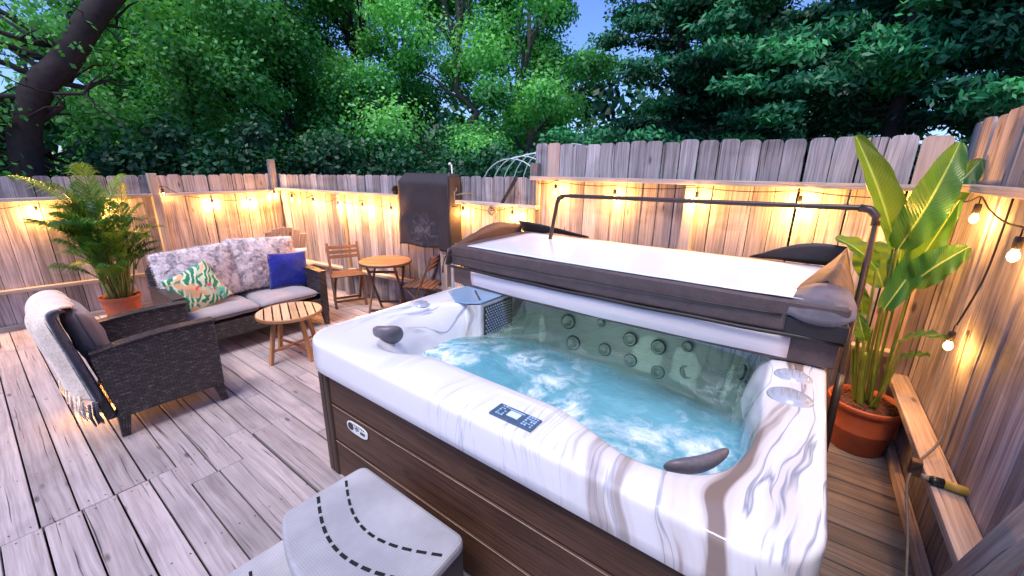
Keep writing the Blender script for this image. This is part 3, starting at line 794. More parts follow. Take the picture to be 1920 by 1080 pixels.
# ================================================================== LIFTER pipe
lf = thing('cover_lifter', 'dark bronze pipe frame of the spa cover lifter arching over the cover', 'cover lifter', (2.83, .8, 0))
pts = [(2.74, -.275, .35), (2.83, -.275, .62), (3.065, -.275, 1.57), (3.085, -.272, 1.62), (3.095, -.24, 1.655), (3.10, -.19, 1.662), (3.10, .3, 1.655), (3.10, 1.70, 1.642), (3.10, 1.765, 1.638), (3.09, 1.80, 1.615), (3.085, 1.81, 1.58), (2.98, 1.81, 1.24)]
q = MB(); q.tube(pts, .0165, 12); q.build('pipe', M['black_metal'], lf, smooth=True, world=True)
for pp, r_ in ((pts[2:6], .0215), (pts[8:11], .0205)):
    q = MB(); q.tube(pp, r_, 12); q.build('elbow', M['black_metal'], lf, smooth=True, world=True)
q = MB(); q.tube([(2.705, -.275, .23), (2.80, -.275, .60), (2.83, -.275, .74)], .021, 12); q.build('sleeve', M['black_metal'], lf, smooth=True, world=True)
q = MB(); q.box(2.64, 2.80, -.262, -.125, .22, .30); q.build('bracket', M['black_metal'], lf, bevel=.005, world=True)

# ================================================================== STEPS
st = thing('spa_steps', 'grey two-tier plastic steps with dashed black grip lines in front of the tub', 'steps', (.62, 1.2, 0))
def tread(name, back, front, y0, y1, ztop, bulge, zb, flare=.02, th=.055, top=True):
    out = [(back, y0)]
    n = 20
    fl = []
    for k in range(n + 1):
        t = k / n; y = lerp(y0 - flare, y1 + flare, t)
        x = front - bulge * math.sin(PI * t) ** .9
        fl.append((x, y))
    raw = [(back, y1), (back, y0)] + fl; poly = []
    for i, p in enumerate(raw):      # round the corners
        p0, p2 = V((*raw[i - 1], 0)), V((*raw[(i + 1) % len(raw)], 0)); p1 = V((*p, 0)); d0, d2 = p0 - p1, p2 - p1
        if d0.angle(d2) > R(150): poly.append(p); continue
        A_, B_ = p1 + d0.normalized() * min(.045, d0.length * .9), p1 + d2.normalized() * min(.045, d2.length * .9)
        for k in range(7):
            t_ = k / 6; q_ = A_ * (1 - t_) ** 2 + p1 * 2 * t_ * (1 - t_) + B_ * t_ ** 2; poly.append((q_.x, q_.y))
    # round every corner a little
    b = MB(); b.prism(poly, (0, 0, ztop - th), (1, 0, 0), (0, 1, 0), (0, 0, th), .5); o = b.build(name, M['step'], st, bevel=.016, world=True)
    s = MB(); inn = [(back, y1 - .02), (back, y0 + .02)] + [(x + .025, lerp(y0 + .02, y1 - .02, k / n)) for k, (x, y) in enumerate(fl)]
    s.prism(inn, (0, 0, zb), (1, 0, 0), (0, 1, 0), (0, 0, ztop - th - zb), .5); s.build('riser', M['step_side'], st, bevel=.006, world=True)
    return o
ms = Mat('textured_grey_tread', .55); ob = ms.obj()
ck = ms.n('TexChecker', {'Vector': ms.scale(ob, (1, 1, 1), (0, 0, 0), (0, 0, .78)), 'Scale': 150}).outputs['Fac']
nn = ms.noise(ob, 3, 4)
ms.set('Base Color', ms.mix(ms.mix((.36, .35, .37), (.52, .51, .53), ms.ramp(nn, [(.35, 0.0), (.65, 1.0)])), .86, ms.math('MULTIPLY', ck, 1), 'MULTIPLY')); ms.bump(ck, .3, .002); M['step'] = ms.m
upper = tread('upper_tread', .915, .535, .885, 1.57, .45, .105, 0.0)
lower = tread('lower_tread', .60, .30, .76, 1.69, .225, .10, 0.0)
def dashes(parent, x0, bulge, y0, y1, z, n, w=.011):
    q = MB()
    for k in range(n):
        a, c = (k + .12) / n, (k + .78) / n
        for s0 in range(3):
            ta, tb = lerp(a, c, s0 / 3), lerp(a, c, (s0 + 1) / 3)
            p = lambda t: V((x0 - bulge * math.sin(PI * t), lerp(y0, y1, t), z + .001))
            q.bar(p(ta), p(tb), w, .003)
    return q.build('grip_line', M['grip'], parent, world=True)
dashes(upper, .805, .112, .90, 1.55, .45, 12); dashes(upper, .675, .10, .895, 1.56, .45, 12, .013)
dashes(lower, .40, .09, .80, 1.65, .225, 12)

# ================================================================== WICKER SEATING
def cushion(name, w, d, t, mat, parent, loc, rot=(0, 0, 0), puff=1.0, nu=22, nv=22, pinch=0.0, pip=None, seed=0):
    """soft rectangular cushion: w along x, d along y, t thick along z"""
    b = MB()
    def srf(u, v, s):
        x, y = 2 * u - 1, 2 * v - 1
        e = (1 - abs(x) ** 6) * (1 - abs(y) ** 6)
        crown = (1 - x * x * .55) * (1 - y * y * .55)
        h = max(e, 0) ** .35 * (lerp(1, crown, puff))
        px = x * w / 2 * (1 - pinch * (1 - y * y)); py = y * d / 2 * (1 - pinch * (1 - x * x))
        n = .03 * t * noise.noise(V((x * 2.2 + seed, y * 2.2, s * 3)))
        return V((px, py, s * t / 2 * h + n * 3 * h))
    b.grid(lambda u, v: srf(u, v, 1), nu, nv); b.grid(lambda u, v: srf(1 - u, v, -1), nu, nv)
    o = b.build(name, mat, parent, smooth=True, merge=True)
    o.location = loc; o.rotation_euler = rot
    if pip:
        q = MB(); n = 24; loop = []
        for (ax, ay, bx, by) in ((-1, -1, 1, -1), (1, -1, 1, 1), (1, 1, -1, 1), (-1, 1, -1, -1)):
            for k in range(n):
                tt = k / n; u, v = lerp(ax, bx, tt), lerp(ay, by, tt)
                loop.append((u * w / 2 * (1 - pinch * (1 - v * v)) * 1.0, v * d / 2 * (1 - pinch * (1 - u * u)), 0))
        loop.append(loop[0]); q.tube(loop, .005, 6, cap=False); q.build('piping', pip, o, smooth=True)
    return o

def wpanel(b, pts, o, ex, ey, ez): b.prism(pts, o, ex, ey, ez, .5, grain=0)

def side_outline(D, zb, za, zf):
    """side panel seen from the side: x = 0 at the rear, D at the front"""
    pts = [(.03, zb), (D - .05, zb + .0), (D - .005, zb)]
    pts += [(D, za * .6), (D + .005, zf)]
    n = 10
    for k in range(1, n + 1):
        t = k / n; pts.append((lerp(D, -.03, t), lerp(zf, za, t) + .018 * math.sin(PI * t)))
    pts += [(-.035, za - .05), (-.01, .38)]
    return pts

def wicker_seat(name, label, cat, loc, rz, W, D, seats, za, zf, zback, ztop_seat):
    """local frame: front toward +x, width along y"""
    t = thing(name, label, cat, loc, rz)
    aw = .085; h = W / 2
    for s in (-1, 1):
        b = MB(); y0 = s * h - (aw if s > 0 else 0)
        wpanel(b, side_outline(D, .155, za, zf), (0, y0, 0), (1, 0, 0), (0, 0, 1), (0, aw, 0))
        b.build('arm_panel', M['wicker'], t, bevel=.012)
        b = MB(); n = 10; up = [(lerp(D + .01, -.035, k / n), lerp(zf, za, k / n) + .018 * math.sin(PI * k / n)) for k in range(n + 1)]
        for k in range(n):
            p, q_ = up[k], up[k + 1]
            b.hexa((q_[0], y0 - .006, q_[1] - .002), (p[0] - q_[0], 0, p[1] - q_[1]), (0, aw + .012, 0), (0, 0, .014), .5)
        b.build('arm_top', M['wicker'], t)
    b = MB(); b.box(D - .05, D - .012, -h + aw, h - aw, .175, ztop_seat - .135, 'y', .5); b.build('front_apron', M['wicker'], t, bevel=.006)
    b = MB(); b.box(.03, D - .05, -h + aw, h - aw, ztop_seat - .17, ztop_seat - .135, 'y', .5); b.build('seat_base', M['wicker'], t)
    # reclining back
    lean = .16
    b = MB(); wpanel(b, [(-h + .02, .16), (h - .02, .16), (h - .02, zback * .93), (h - .05, zback * .985), (h - .12, zback), (-h + .12, zback), (-h + .05, zback * .985), (-h + .02, zback * .93)],
           (.045, 0, 0), (0, 1, 0), (-lean / zback, 0, 1), (-.055, 0, 0)); b.build('backrest', M['wicker'], t, bevel=.012)
    for x, z in ((.05, .16), (D - .05, .16)):
        for s in (-1, 1):
            b = MB(); y = s * (h - .045)
            b.bar((x, y, z + .04), (x + (.03 if x > .2 else -.02), y, .0), .075, .075, (1, 0, 0), .5, .045, .045); b.build('leg', M['wicker'], t, bevel=.004)
    sw = (W - 2 * aw - .01) / seats
    for k in range(seats):
        y = -h + aw + .005 + sw * (k + .5)
        cushion('seat_cushion', D - .16, sw - .004, .13, M['cushion'], t, (D / 2 + .055, y, ztop_seat - .068), puff=.35, pip=M['piping'], seed=k * 3 + W)
        # back cushion leans on the wicker back
        zh = zback - ztop_seat + .05
        cushion('back_cushion', zh, sw - .02, .17, M['cushion' if seats > 1 else 'cushion_dark'], t, (.085 - lean * .5 * .9, y, ztop_seat + zh / 2 - .02), (0, R(-90 - 11), 0), puff=.6, pip=M['piping'], seed=k * 5 + 1)
    return t

arm = wicker_seat('wicker_armchair', 'dark wicker armchair with brown-grey back cushion and a fringed throw over its back', 'armchair', (.335, 4.0, 0), R(-1), .74, .66, 1, .655, .695, .90, .46)
sofa = wicker_seat('wicker_sofa', 'dark wicker two-seat sofa with grey cushions standing against the left fence', 'sofa', (1.71, 5.33, 0), R(-90), 1.46, .76, 2, .64, .66, .86, .475)

# throw over the armchair back: cream with charcoal border and a fringe
def throw():
    t = thing('throw_blanket', 'cream throw with charcoal border and fringe hanging over the armchair back', 'blanket', (.22, 4.0, .6))
    # profile (x,z) going from the front of the backrest over its top and down behind
    prof = [(.47, .56), (.40, .70), (.345, .84), (.30, .945), (.24, .975), (.175, .945), (.155, .85), (.175, .70), (.195, .55), (.215, .40), (.225, .30)]
    P = smooth_path([(x, 0, z) for x, z in prof], 5); n = len(P) - 1
    def f(y0, y1, hang, amp):
        def g(u, v):
            v0 = (.40 * (1 - u) if y1 > 4 else .42); v = lerp(v0, 1, v); k = v * n * hang; i = min(int(k), n - 1); p = P[i].lerp(P[i + 1], k - i)
            y = lerp(y0, y1, u) + .03 * math.sin(v * 5 + u)
            d = .014 * math.sin(u * amp + v * 3.0) + .016 * noise.noise(V((u * 5, v * 4, y0)))
            dy = -.10 * (1 - u) * max(0, .45 - v) / .45 * 0
            back = max(0, v - .5)
            ub = u if y1 > 4 else -.05
            fold = sstep(.46, .66, v) * (.045 * math.exp(-max(0, ub) * 7) - .028 * math.sin(PI * min(1, max(0, ub) * 1.15)) + .018 * math.sin(u * 20))
            return V((p.x - d + fold, y + back * .03 * math.sin(u * 7) + dy, p.z + d * .6))
        return g
    b = MB(); b.grid(f(3.66, 4.36, .97, 22), 46, 60); m = b.build('throw_body', M['throw_white'], t, smooth=True, world=True, solid=.012)
    b = MB(); b.grid(f(3.625, 3.675, .95, 5), 6, 60); b.build('throw_border', M['throw_dark'], t, smooth=True, world=True, solid=.014)
    fr = MB(); rr = random.Random(2)
    for k in range(46):
        y = lerp(3.67, 4.28, k / 45); x = .18 + .03 * abs(math.sin(k * .5)) + rr.uniform(-.02, .02); z = .31 + rr.uniform(-.02, .03); L = rr.uniform(.07, .13)
        fr.tube([(x, y, z + .03), (x - .01, y + rr.uniform(-.01, .01), z - L * .5), (x + rr.uniform(-.015, .015), y + rr.uniform(-.02, .02), z - L)], [.005, .005, .003], 5)
    fr.build('fringe', M['throw_white'], t, smooth=True, world=True)
    fr = MB()
    for k in range(7):
        y = 3.63 + .008 * k; x = .245 + rr.uniform(-.02, .02); z = .29
        fr.tube([(x, y, z + .03), (x - .01, y, z - .06), (x + rr.uniform(-.015, .015), y, z - .13)], [.008, .009, .005], 5)
    fr.build('tassel', M['throw_dark'], t, smooth=True, world=True)
throw()

def pillow(name, label, w, h, t, mat, c, rot, pinch=.05, group=None, uvscale=None, blades=0, catn='cushion', seed=0):
    """square pillow standing up; rot is euler (tilt, roll, yaw)"""
    e = thing(name, label, catn, c, 0, group); e.rotation_euler = rot
    o = cushion('cover', w, h, t, mat, e, (0, 0, 0), (PI / 2, 0, 0), puff=.85, pinch=pinch, nu=26, nv=26, seed=seed)
    if blades:
        q = MB(); rr = random.Random(seed)
        me = o.data; polys = list(me.polygons)
        for k in range(blades):
            p = polys[rr.randrange(len(polys))]
            vs = [me.vertices[i].co for i in p.vertices]; a, b_ = rr.random(), rr.random()
            c0 = vs[0].lerp(vs[1], a).lerp(vs[3].lerp(vs[2], a), b_) if len(vs) == 4 else p.center
            d = (p.normal * .6 + V((rr.uniform(-.6, .6), rr.uniform(-1.0, .2), rr.uniform(-.5, .5)))).normalized()
            L = rr.uniform(.018, .040); s = d.cross(V((rr.random(), rr.random(), rr.random()))).normalized() * .0022
            i = len(q.v); q.v += [c0 - s, c0 + s, c0 + d * L]; q.face([i, i + 1, i + 2])
        f = q.build('fur_pile', mat, o)
    return e
# faux-fur cushions fill the sofa back, overlapping in the middle
pillow('fur_throw_cushion', 'shaggy grey fur cushion, left of the two on the sofa back, behind the leaf-print pillow', .74, .56, .22, M['fur'], (1.38, 5.12, .755), (R(-14), R(-3), R(2)), .0, 'shaggy fur cushions on the sofa', blades=16000, seed=3)
pillow('fur_throw_cushion', 'shaggy grey fur cushion, right of the two on the sofa back, beside the blue pillow', .72, .58, .22, M['fur'], (2.00, 5.13, .77), (R(-14), R(4), R(-2)), .0, 'shaggy fur cushions on the sofa', blades=16000, seed=9)
pillow('leaf_print_pillow', 'square pillow with green and orange tropical leaf print leaning at the left sofa arm', .43, .43, .15, M['tropic'], (1.27, 4.905, .655), (R(-20), R(-21), R(4)), .06, seed=1)
pillow('blue_pillow', 'royal blue velvet pillow at the right end of the sofa', .46, .43, .16, M['blue'], (2.205, 4.985, .665), (R(-14), R(3), R(-8)), .07, seed=5)
M['patt'] = m_cloth('white_patterned_cloth', (.58, .60, .58), .35, 60)
pillow('white_pillow', 'white patterned pillow peeking out behind the blue pillow', .36, .36, .12, M['patt'], (2.33, 5.13, .72), (R(-10), R(10), R(-4)), .07, seed=6)

# ================================================================== ROUND SIDE TABLE
def round_table(name, label, cat, loc, rz, rad, z, th, nsl, mt, mleg, spread, crossz, dirs, edge=True, gap=.007):
    t = thing(name, label, cat, loc, rz)
    sw = 2 * rad / nsl
    for k in range(nsl):
        b = MB()
        x0, x1 = -rad + k * sw + gap / 2, -rad + (k + 1) * sw - gap / 2
        pts = []
        n = 8
        for i in range(n + 1):
            x = lerp(x0, x1, i / n); pts.append((x, math.sqrt(max(0, (rad * .965) ** 2 - (x * .965) ** 2)) * 1.0))
        for i in range(n + 1):
            x = lerp(x1, x0, i / n); pts.append((x, -math.sqrt(max(0, (rad * .965) ** 2 - (x * .965) ** 2))))
        b.prism(pts, (0, 0, z - th), (1, 0, 0), (0, 1, 0), (0, 0, th), None, grain=1)
        b.build('slat', M[mt], t, bevel=.0015)
    if edge:
        b = MB(); b.lathe([(rad * .955, z - th - .012), (rad, z - th - .012), (rad + .003, z - .006), (rad - .001, z - .0005), (rad * .952, z - .0005), (rad * .952, z - th - .012)], (0, 0, 0), 56)
        b.build('rim', M[mleg], t, smooth=False)
    return t
sd = round_table('side_table', 'small round slatted wooden side table in front of the sofa', 'side table', (1.73, 4.02, 0), R(-22), .292, .485, .020, 8, 'teak_light', 'teak', 0, 0, 0, gap=.013)
for k in range(4):
    a = R(45 + 90 * k - 15); b = MB()
    b.bar((.165 * math.cos(a), .165 * math.sin(a), .455), (.255 * math.cos(a), .255 * math.sin(a), 0), .036, .036, (0, 0, 1)); b.build('leg', M['teak'], sd, bevel=.006)
for k in range(2):
    a = R(45 + 90 * k - 15); b = MB(); b.bar((.225 * math.cos(a), .225 * math.sin(a), .13 + .001 * k), (-.225 * math.cos(a), -.225 * math.sin(a), .13 + .001 * k), .026, .022 - .004 * k); b.build('stretcher', M['teak'], sd, bevel=.004)
b = MB(); b.box(-.20, .20, -.018, .018, .432, .462); b.build('batten', M['teak'], sd)

# ================================================================== BISTRO SET
bt = round_table('bistro_table', 'round folding wooden bistro table between the two folding chairs', 'table', (3.115, 4.33, 0), R(38), .325, .715, .018, 9, 'bistro_top', 'bistro', 0, 0, 0, gap=.009)
for s in (-1, 1):
    for d in (-1, 1):
        b = MB(); b.bar((.24 * d, s * .17 + (.02 if d > 0 else 0) * s, .70), (-.26 * d, s * .17 + (.02 if d > 0 else 0) * s, .0), .030, .022, (0, 1, 0)); b.build('leg', M['bistro'], bt, bevel=.003)
for x, z in ((.19, .10), (-.19, .10), (.16, .60), (-.16, .60)):
    b = MB(); b.box(x - .012, x + .012, -.185, .185, z - .015, z + .015, 'y'); b.build('stretcher', M['bistro'], bt)
def folding_chair(label, loc, rz):
    """local: faces +x"""
    t = thing('folding_chair', label, 'chair', loc, rz, 'folding bistro chairs')
    for s in (-1, 1):
        b = MB(); b.bar((.19, s * .195, 0), (-.175, s * .195, .845), .022, .034, (0, 1, 0)); b.build('back_leg', M['bistro'], t, bevel=.003)
        b = MB(); b.bar((-.20, s * .168, 0), (.20, s * .168, .435), .022, .032, (0, 1, 0)); b.build('front_leg', M['bistro'], t, bevel=.003)
        b = MB(); b.box(-.19, .215, s * .16 - .012, s * .16 + .012, .415, .437); b.build('seat_rail', M['bistro'], t)
    for k in range(6):
        b = MB(); x = -.165 + .066 * k; b.box(x, x + .056, -.205, .205, .438, .452, 'y'); b.build('seat_slat', M['bistro'], t, bevel=.004)
    for k in range(3):
        z = .665 + .062 * k; x = .19 - .365 * z / .845
        b = MB(); b.bar((x, -.185, z), (x, .185, z), .014, .045, (-.4, 0, 1)); b.build('back_slat', M['bistro'], t, bevel=.004)
    for x, z in ((.15, .09), (-.155, .05)):
        b = MB(); b.box(x - .011, x + .011, -.19, .19, z - .014, z + .014, 'y'); b.build('stretcher', M['bistro'], t)
    return t
folding_chair('folding wooden chair standing left of the bistro table, facing the camera', (3.02, 5.10, 0), math.atan2(-.92, -.40))
folding_chair('folding wooden chair right of the bistro table, half hidden by the hot tub rim', (3.33, 3.83, 0), math.atan2(.90, -.45))

# ================================================================== ADIRONDACK CHAIR behind the sofa
ad = thing('adirondack_chair', 'pale wooden adirondack chair with fanned back behind the right end of the sofa', 'chair', (2.58, 6.02, 0), R(82))
for k in range(7):
    a = (k - 3); b = MB(); top = 1.07 - .012 * a * a
    b.bar((-.02, a * .060, .30), (-.28, a * .088, top), .070, .016, (1, 0, .3), None, .084, .016)
    b.build('back_slat', M['adir'], ad, bevel=.006)
for s in (-1, 1):
    b = MB(); b.box(-.25, .42, s * .33 - .06, s * .33 + .06, .49, .51); b.build('armrest', M['adir'], ad, bevel=.006)
    b = MB(); b.bar((.34, s * .30, 0), (.34, s * .30, .49), .08, .025, (0, 1, 0)); b.build('leg', M['adir'], ad)
    b = MB(); b.bar((.38, s * .26, .36), (-.45, s * .26, .04), .022, .09, (0, 0, 1)); b.build('leg', M['adir'], ad)
for k in range(6):
    b = MB(); x = .36 - .07 * k; b.box(x - .03, x + .03, -.27, .27, .385 - .022 * k, .402 - .022 * k, 'y'); b.build('seat_slat', M['adir'], ad)

# ================================================================== POTS AND PLANTS
def pot(parent, r_, h, soil=True):
    q = MB(); rb = r_ * .74
    q.lathe([(0, 0), (rb - .01, 0), (rb, .006), (lerp(rb, r_, .45), h * .45), (lerp(rb, r_, .46) + .002, h * .462), (lerp(rb, r_, .47), h * .474), (lerp(rb, r_, .82), h * .80), (r_ * .955, h * .81), (r_ * .965, h * .87),
             (r_ * 1.02, h * .885), (r_ * 1.035, h * .98), (r_ * 1.02, h), (r_ * .97, h * .995), (r_ * .93, h * .90), (r_ * .90, h * .84), (0, h * .83)], (0, 0, 0), 56)
    q.build('pot', M['terracotta'], parent, smooth=True)
    q = MB(); rr = random.Random(1)
    def f(u, v):
        a = 2 * PI * u; r = r_ * .93 * v; return V((r * math.cos(a), r * math.sin(a), h * .90 + .012 * noise.noise(V((r * 30 * math.cos(a), r * 30 * math.sin(a), 0))) + .015 * (1 - v)))
    q.grid(f, 40, 12, closed_u=True)
    for k in range(140):
        a = rr.uniform(0, 2 * PI); r = r_ * .88 * math.sqrt(rr.random()); p = V((r * math.cos(a), r * math.sin(a), h * .915)); d = V((rr.uniform(-1, 1), rr.uniform(-1, 1), rr.uniform(-.3, .5))).normalized()
        q.bar(p - d * .014, p + d * .014, .012, .006)
    q.build('soil', M['soil'], parent)

def frond(q, st, base, az, L, rise, droop, rr, nleaf=32, wl=.25, shade=.5):
    """areca frond: arching rachis with two rows of narrow leaflets"""
    pts = []; d = V((math.cos(az), math.sin(az), 0))
    for k in range(15):
        t = k / 14
        pts.append(base + d * (L * (t * .25 + .75 * t ** 1.8) * math.sin(rise)) + V((0, 0, L * (t * math.cos(rise) * 1.15 - droop * t ** 3))))
    st.tube(pts, [lerp(.007, .0015, k / 14) for k in range(15)], 5)
    sd = d.cross(V((0, 0, 1)))
    for k in range(nleaf):
        t = lerp(.36, .99, k / (nleaf - 1)); i = min(int(t * 14), 13); p = pts[i].lerp(pts[i + 1], t * 14 - i); tg = (pts[i + 1] - pts[i]).normalized()
        ln = wl * math.sin(PI * lerp(.22, .93, (t - .36) / .63)) * rr.uniform(.85, 1.1)
        for s in (-1, 1):
            out = (sd * s * .82 + tg * .75 + V((0, 0, .28)) + V((rr.uniform(-.12, .12), rr.uniform(-.12, .12), rr.uniform(-.12, .12)))).normalized()
            w = tg.cross(out).cross(out).normalized() * .0048
            m_ = p + out * ln * .55; e = p + out * ln + V((0, 0, -ln * .42))
            i0 = len(q.v); q.v += [p - w * .4, p + w * .4, m_ + w, m_ - w, e]
            r = min(1, max(0, shade + rr.uniform(-.25, .25)))
            q.face([i0, i0 + 1, i0 + 2, i0 + 3], None, r); q.face([i0 + 3, i0 + 2, i0 + 4], None, r)

pl = thing('areca_palm', 'bushy areca palm in a terracotta pot between the armchair and the left fence', 'potted palm', (.92, 6.50, 0))
pot(pl, .185, .36)
rr = random.Random(12)
canes = MB(); st_ = MB()
for k in range(38):
    a = rr.uniform(0, 2 * PI); r0 = rr.uniform(.0, .10); b0 = V((r0 * math.cos(a), r0 * math.sin(a), .30)); hh = rr.uniform(.40, 1.02)
    sp = rr.uniform(.06, .19)
    sp *= .75
    tp = b0 + V((math.cos(a) * sp, math.sin(a) * sp, hh - .3 + .15))
    canes.tube(smooth_path([b0, b0.lerp(tp, .5) + V((math.cos(a), math.sin(a), 0)) * .01, tp], 4), .0105, 6)
    nf = 2 if k < 33 else 1
    for j in range(nf):
        q = MB(); az = a + rr.uniform(-1.0, 1.0) if k < 20 else rr.uniform(0, 2 * PI)
        rise = rr.uniform(.12, .95); L = rr.uniform(.40, .66) if k < 34 else rr.uniform(.7, .85)
        if k >= 34: rise = rr.uniform(.1, .5)
        frond(q, q, tp - V((0, 0, .10)), az, L, rise, rr.uniform(.10, .38), rr, shade=rr.choice([.15, .35, .5, .75]))
        q.build('frond', M['palm'], pl)
for az, L, rise in ((2.75, 1.05, .55), (1.7, 1.0, .10), (.2, .92, .30), (3.4, .85, .35)):   # the tall fronds that top out above the fence
    q = MB(); frond(q, q, V((.03 * math.cos(az),   .03 * math.sin(az), .93)), az, L, rise, .22, rr, nleaf=46, wl=.27, shade=.75); q.build('frond', M['palm'], pl)
canes.build('cane', M['cane'], pl, smooth=True)

bp_ = thing('bird_of_paradise_plant', 'tall broad-leaved plant in an orange pot in the corner by the right fence', 'potted plant', (3.44, -.50, 0))
pot(bp_, .205, .36)
def bleaf(base, start, tip, w, nrm, bend=.05, fold=.5, split=0, seed=0):
    """petiole from the pot (base) to start, blade from start to tip; coordinates relative to the pot"""
    base, start, tip = V(base), V(start), V(tip); nrm = V(nrm).normalized()
    q = MB(); pm = base.lerp(start, .5) + V((0, 0, -.02)) + (base - start).cross(V((0, 0, 1))).cross(V((0, 0, 1))) * .10
    q.tube(smooth_path([base, pm, start], 8), [lerp(.011, .006, k / 16) for k in range(17)], 8); stalk = q.build('petiole', M['petiole'], bp_, smooth=True)
    ax = tip - start; L = ax.length; t_ = ax.normalized(); side = t_.cross(nrm).normalized(); n2 = side.cross(t_)
    q = MB()
    def f(u, v):
        s = 2 * u - 1
        wid = w / 2 * (math.sin(PI * min(1, v * .915 + .06) ** .82) ** .55) * (1 if v < .97 else .8)
        c = start + t_ * (L * v) + n2 * (bend * math.sin(PI * v) - .06 * bend) 
        wav = .010 * math.sin(v * 23 + s * 4 + seed) * abs(s)
        return c + side * (s * wid * math.cos(fold * abs(s))) + n2 * (abs(s) * wid * math.sin(fold) + wav)
    q.grid(f, 14, 30); q.build('leaf', M['banana'], bp_, smooth=True)
def w2(y, z, x=0.0): return (x, y + .50, z)     # fence-plane measures to pot-relative
bleaf((.0, .03, .34), w2(-.42, 1.42, -.10), w2(-.105, 2.07, -.12), .22, (-1, -.25, .15), .04, .85, seed=1)
bleaf((.02, .0, .34), w2(-.43, 1.42, -.12), w2(-.555, 2.02, -.12), .20, (-1, -.1, .3), .07, .28, seed=2)
bleaf((.03, -.02, .34), w2(-.50, 1.50, .05), w2(-.70, 1.94, .10), .17, (-.9, .1, .3), .05, .3, seed=3)
bleaf((-.03, -.02, .34), w2(-.44, 1.05, -.15), w2(-.62, 1.72, -.13), .15, (-1, .35, -.1), -.05, .4, seed=4)
bleaf((-.02, -.05, .34), w2(-.53, 1.22, -.12), w2(-.705, 1.47, -.16), .19, (-.8, .1, .6), .03, .35, seed=5)
bleaf((-.03, .05, .34), w2(-.36, 1.28, -.10), w2(-.12, 1.46, -.14), .14, (-.6, .1, .8), .03, .5, seed=6)
bleaf((-.01, .06, .34), w2(-.30, 1.42, .0), w2(-.42, 1.16, -.05), .22, (-1, .1, .1), .03, .25, seed=7)
bleaf((-.06, -.04, .34), w2(-.55, .86, -.16), w2(-.71, .97, -.28), .10, (-.3, 0, 1), .03, .3, seed=8)
bleaf((-.06, -.02, .34), w2(-.57, .76, -.16), w2(-.68, .83, -.22), .065, (-.3, 0, 1), .01, .3, seed=9)
bleaf((.02, .05, .34), w2(-.36, .95, .0), w2(-.31, 1.15, .0), .09, (-1, 0, .2), .02, .3, seed=10)
bleaf((-.02, .06, .34), w2(-.40, .80, -.08), w2(-.33, .98, -.08), .09, (-1, .2, .2), .02, .3, seed=11)
bleaf((.0, -.0, .34), w2(-.47, 1.15, .0), w2(-.43, 1.58, .0), .13, (-1, -.3, .2), .03, .3, seed=12)
rr = random.Random(4)
for k in range(3):
    a = rr.uniform(0, 2 * PI); q = MB(); b0 = V((.05 * math.cos(a), .05 * math.sin(a), .32)); tp = b0 + V((.10 * math.cos(a), .09 * math.sin(a), rr.uniform(.35, .75)))
    q.tube(smooth_path([b0, b0.lerp(tp, .5) + V((.01, .01, 0)), tp], 5), [lerp(.020, .008, i / 10) for i in range(11)], 8); q.build('stalk', M['petiole'], bp_, smooth=True)

# ================================================================== HANGING MAT, ODDS AND ENDS ON THE FENCES
hm = thing('hanging_mat', 'charcoal mat draped over the low fence beside the bistro set', 'mat', (3.50, 3.95, .9))
def gx(y): return lerp(3.12, 3.58, (7.02 - y) / 3.42)
q = MB()
def f(u, v):
    y = lerp(4.27, 3.50, u); z = lerp(1.795, .905 if u < .78 else .86, v); z += .012 * math.sin(u * 9) * v
    x = gx(y) - .140 - .02 * math.sin(u * 5.5 + .6) * v - .012 * noise.noise(V((u * 4, v * 4, 1)))
    if v < .12: x = lerp(gx(y) - .02, x, v / .12)
    return (x, y + .03 * v * (1 - u), z)
q.grid(f, 30, 34)
mm = Mat('faded_charcoal_mat', .75); o_ = mm.obj()
n_ = mm.noise(mm.scale(o_, (1, 1, 1)), 9, 6, .7, 1.5)
sp_ = mm.n('VectorMath', {0: o_, 1: (0.0, -.03, .18)}, operation='DISTANCE').outputs['Value']
fade = mm.math('MULTIPLY', mm.ramp(n_, [(.47, 0.0), (.56, 1.0)]), mm.ramp(sp_, [(.06, .45), (.30, 0.0)]))
mm.set('Base Color', mm.mix(mm.mix((.018, .015, .018), (.048, .038, .044), mm.noise(o_, 4, 4)), (.26, .23, .24), fade)); mm.bump(mm.noise(o_, 40, 3), .3, .006)
q.build('mat_face', mm.m, hm, smooth=True, world=True, solid=.008)
q = MB(); q.grid(lambda u, v: (gx(3.52) - .145 + .135 * u + .01 * math.sin(v * 8), lerp(3.50, 3.42, u), lerp(1.79, .86, v)), 6, 20); q.build('mat_fold', M['vinyl_dark'], hm, smooth=True, world=True, solid=.006)
q = MB(); q.grid(lambda u, v: (gx(3.9) + .02 + .02 * v, lerp(4.27, 3.45, u), lerp(1.795, 1.45, v)), 10, 6); q.build('mat_back', mm.m, hm, smooth=True, world=True, solid=.006)

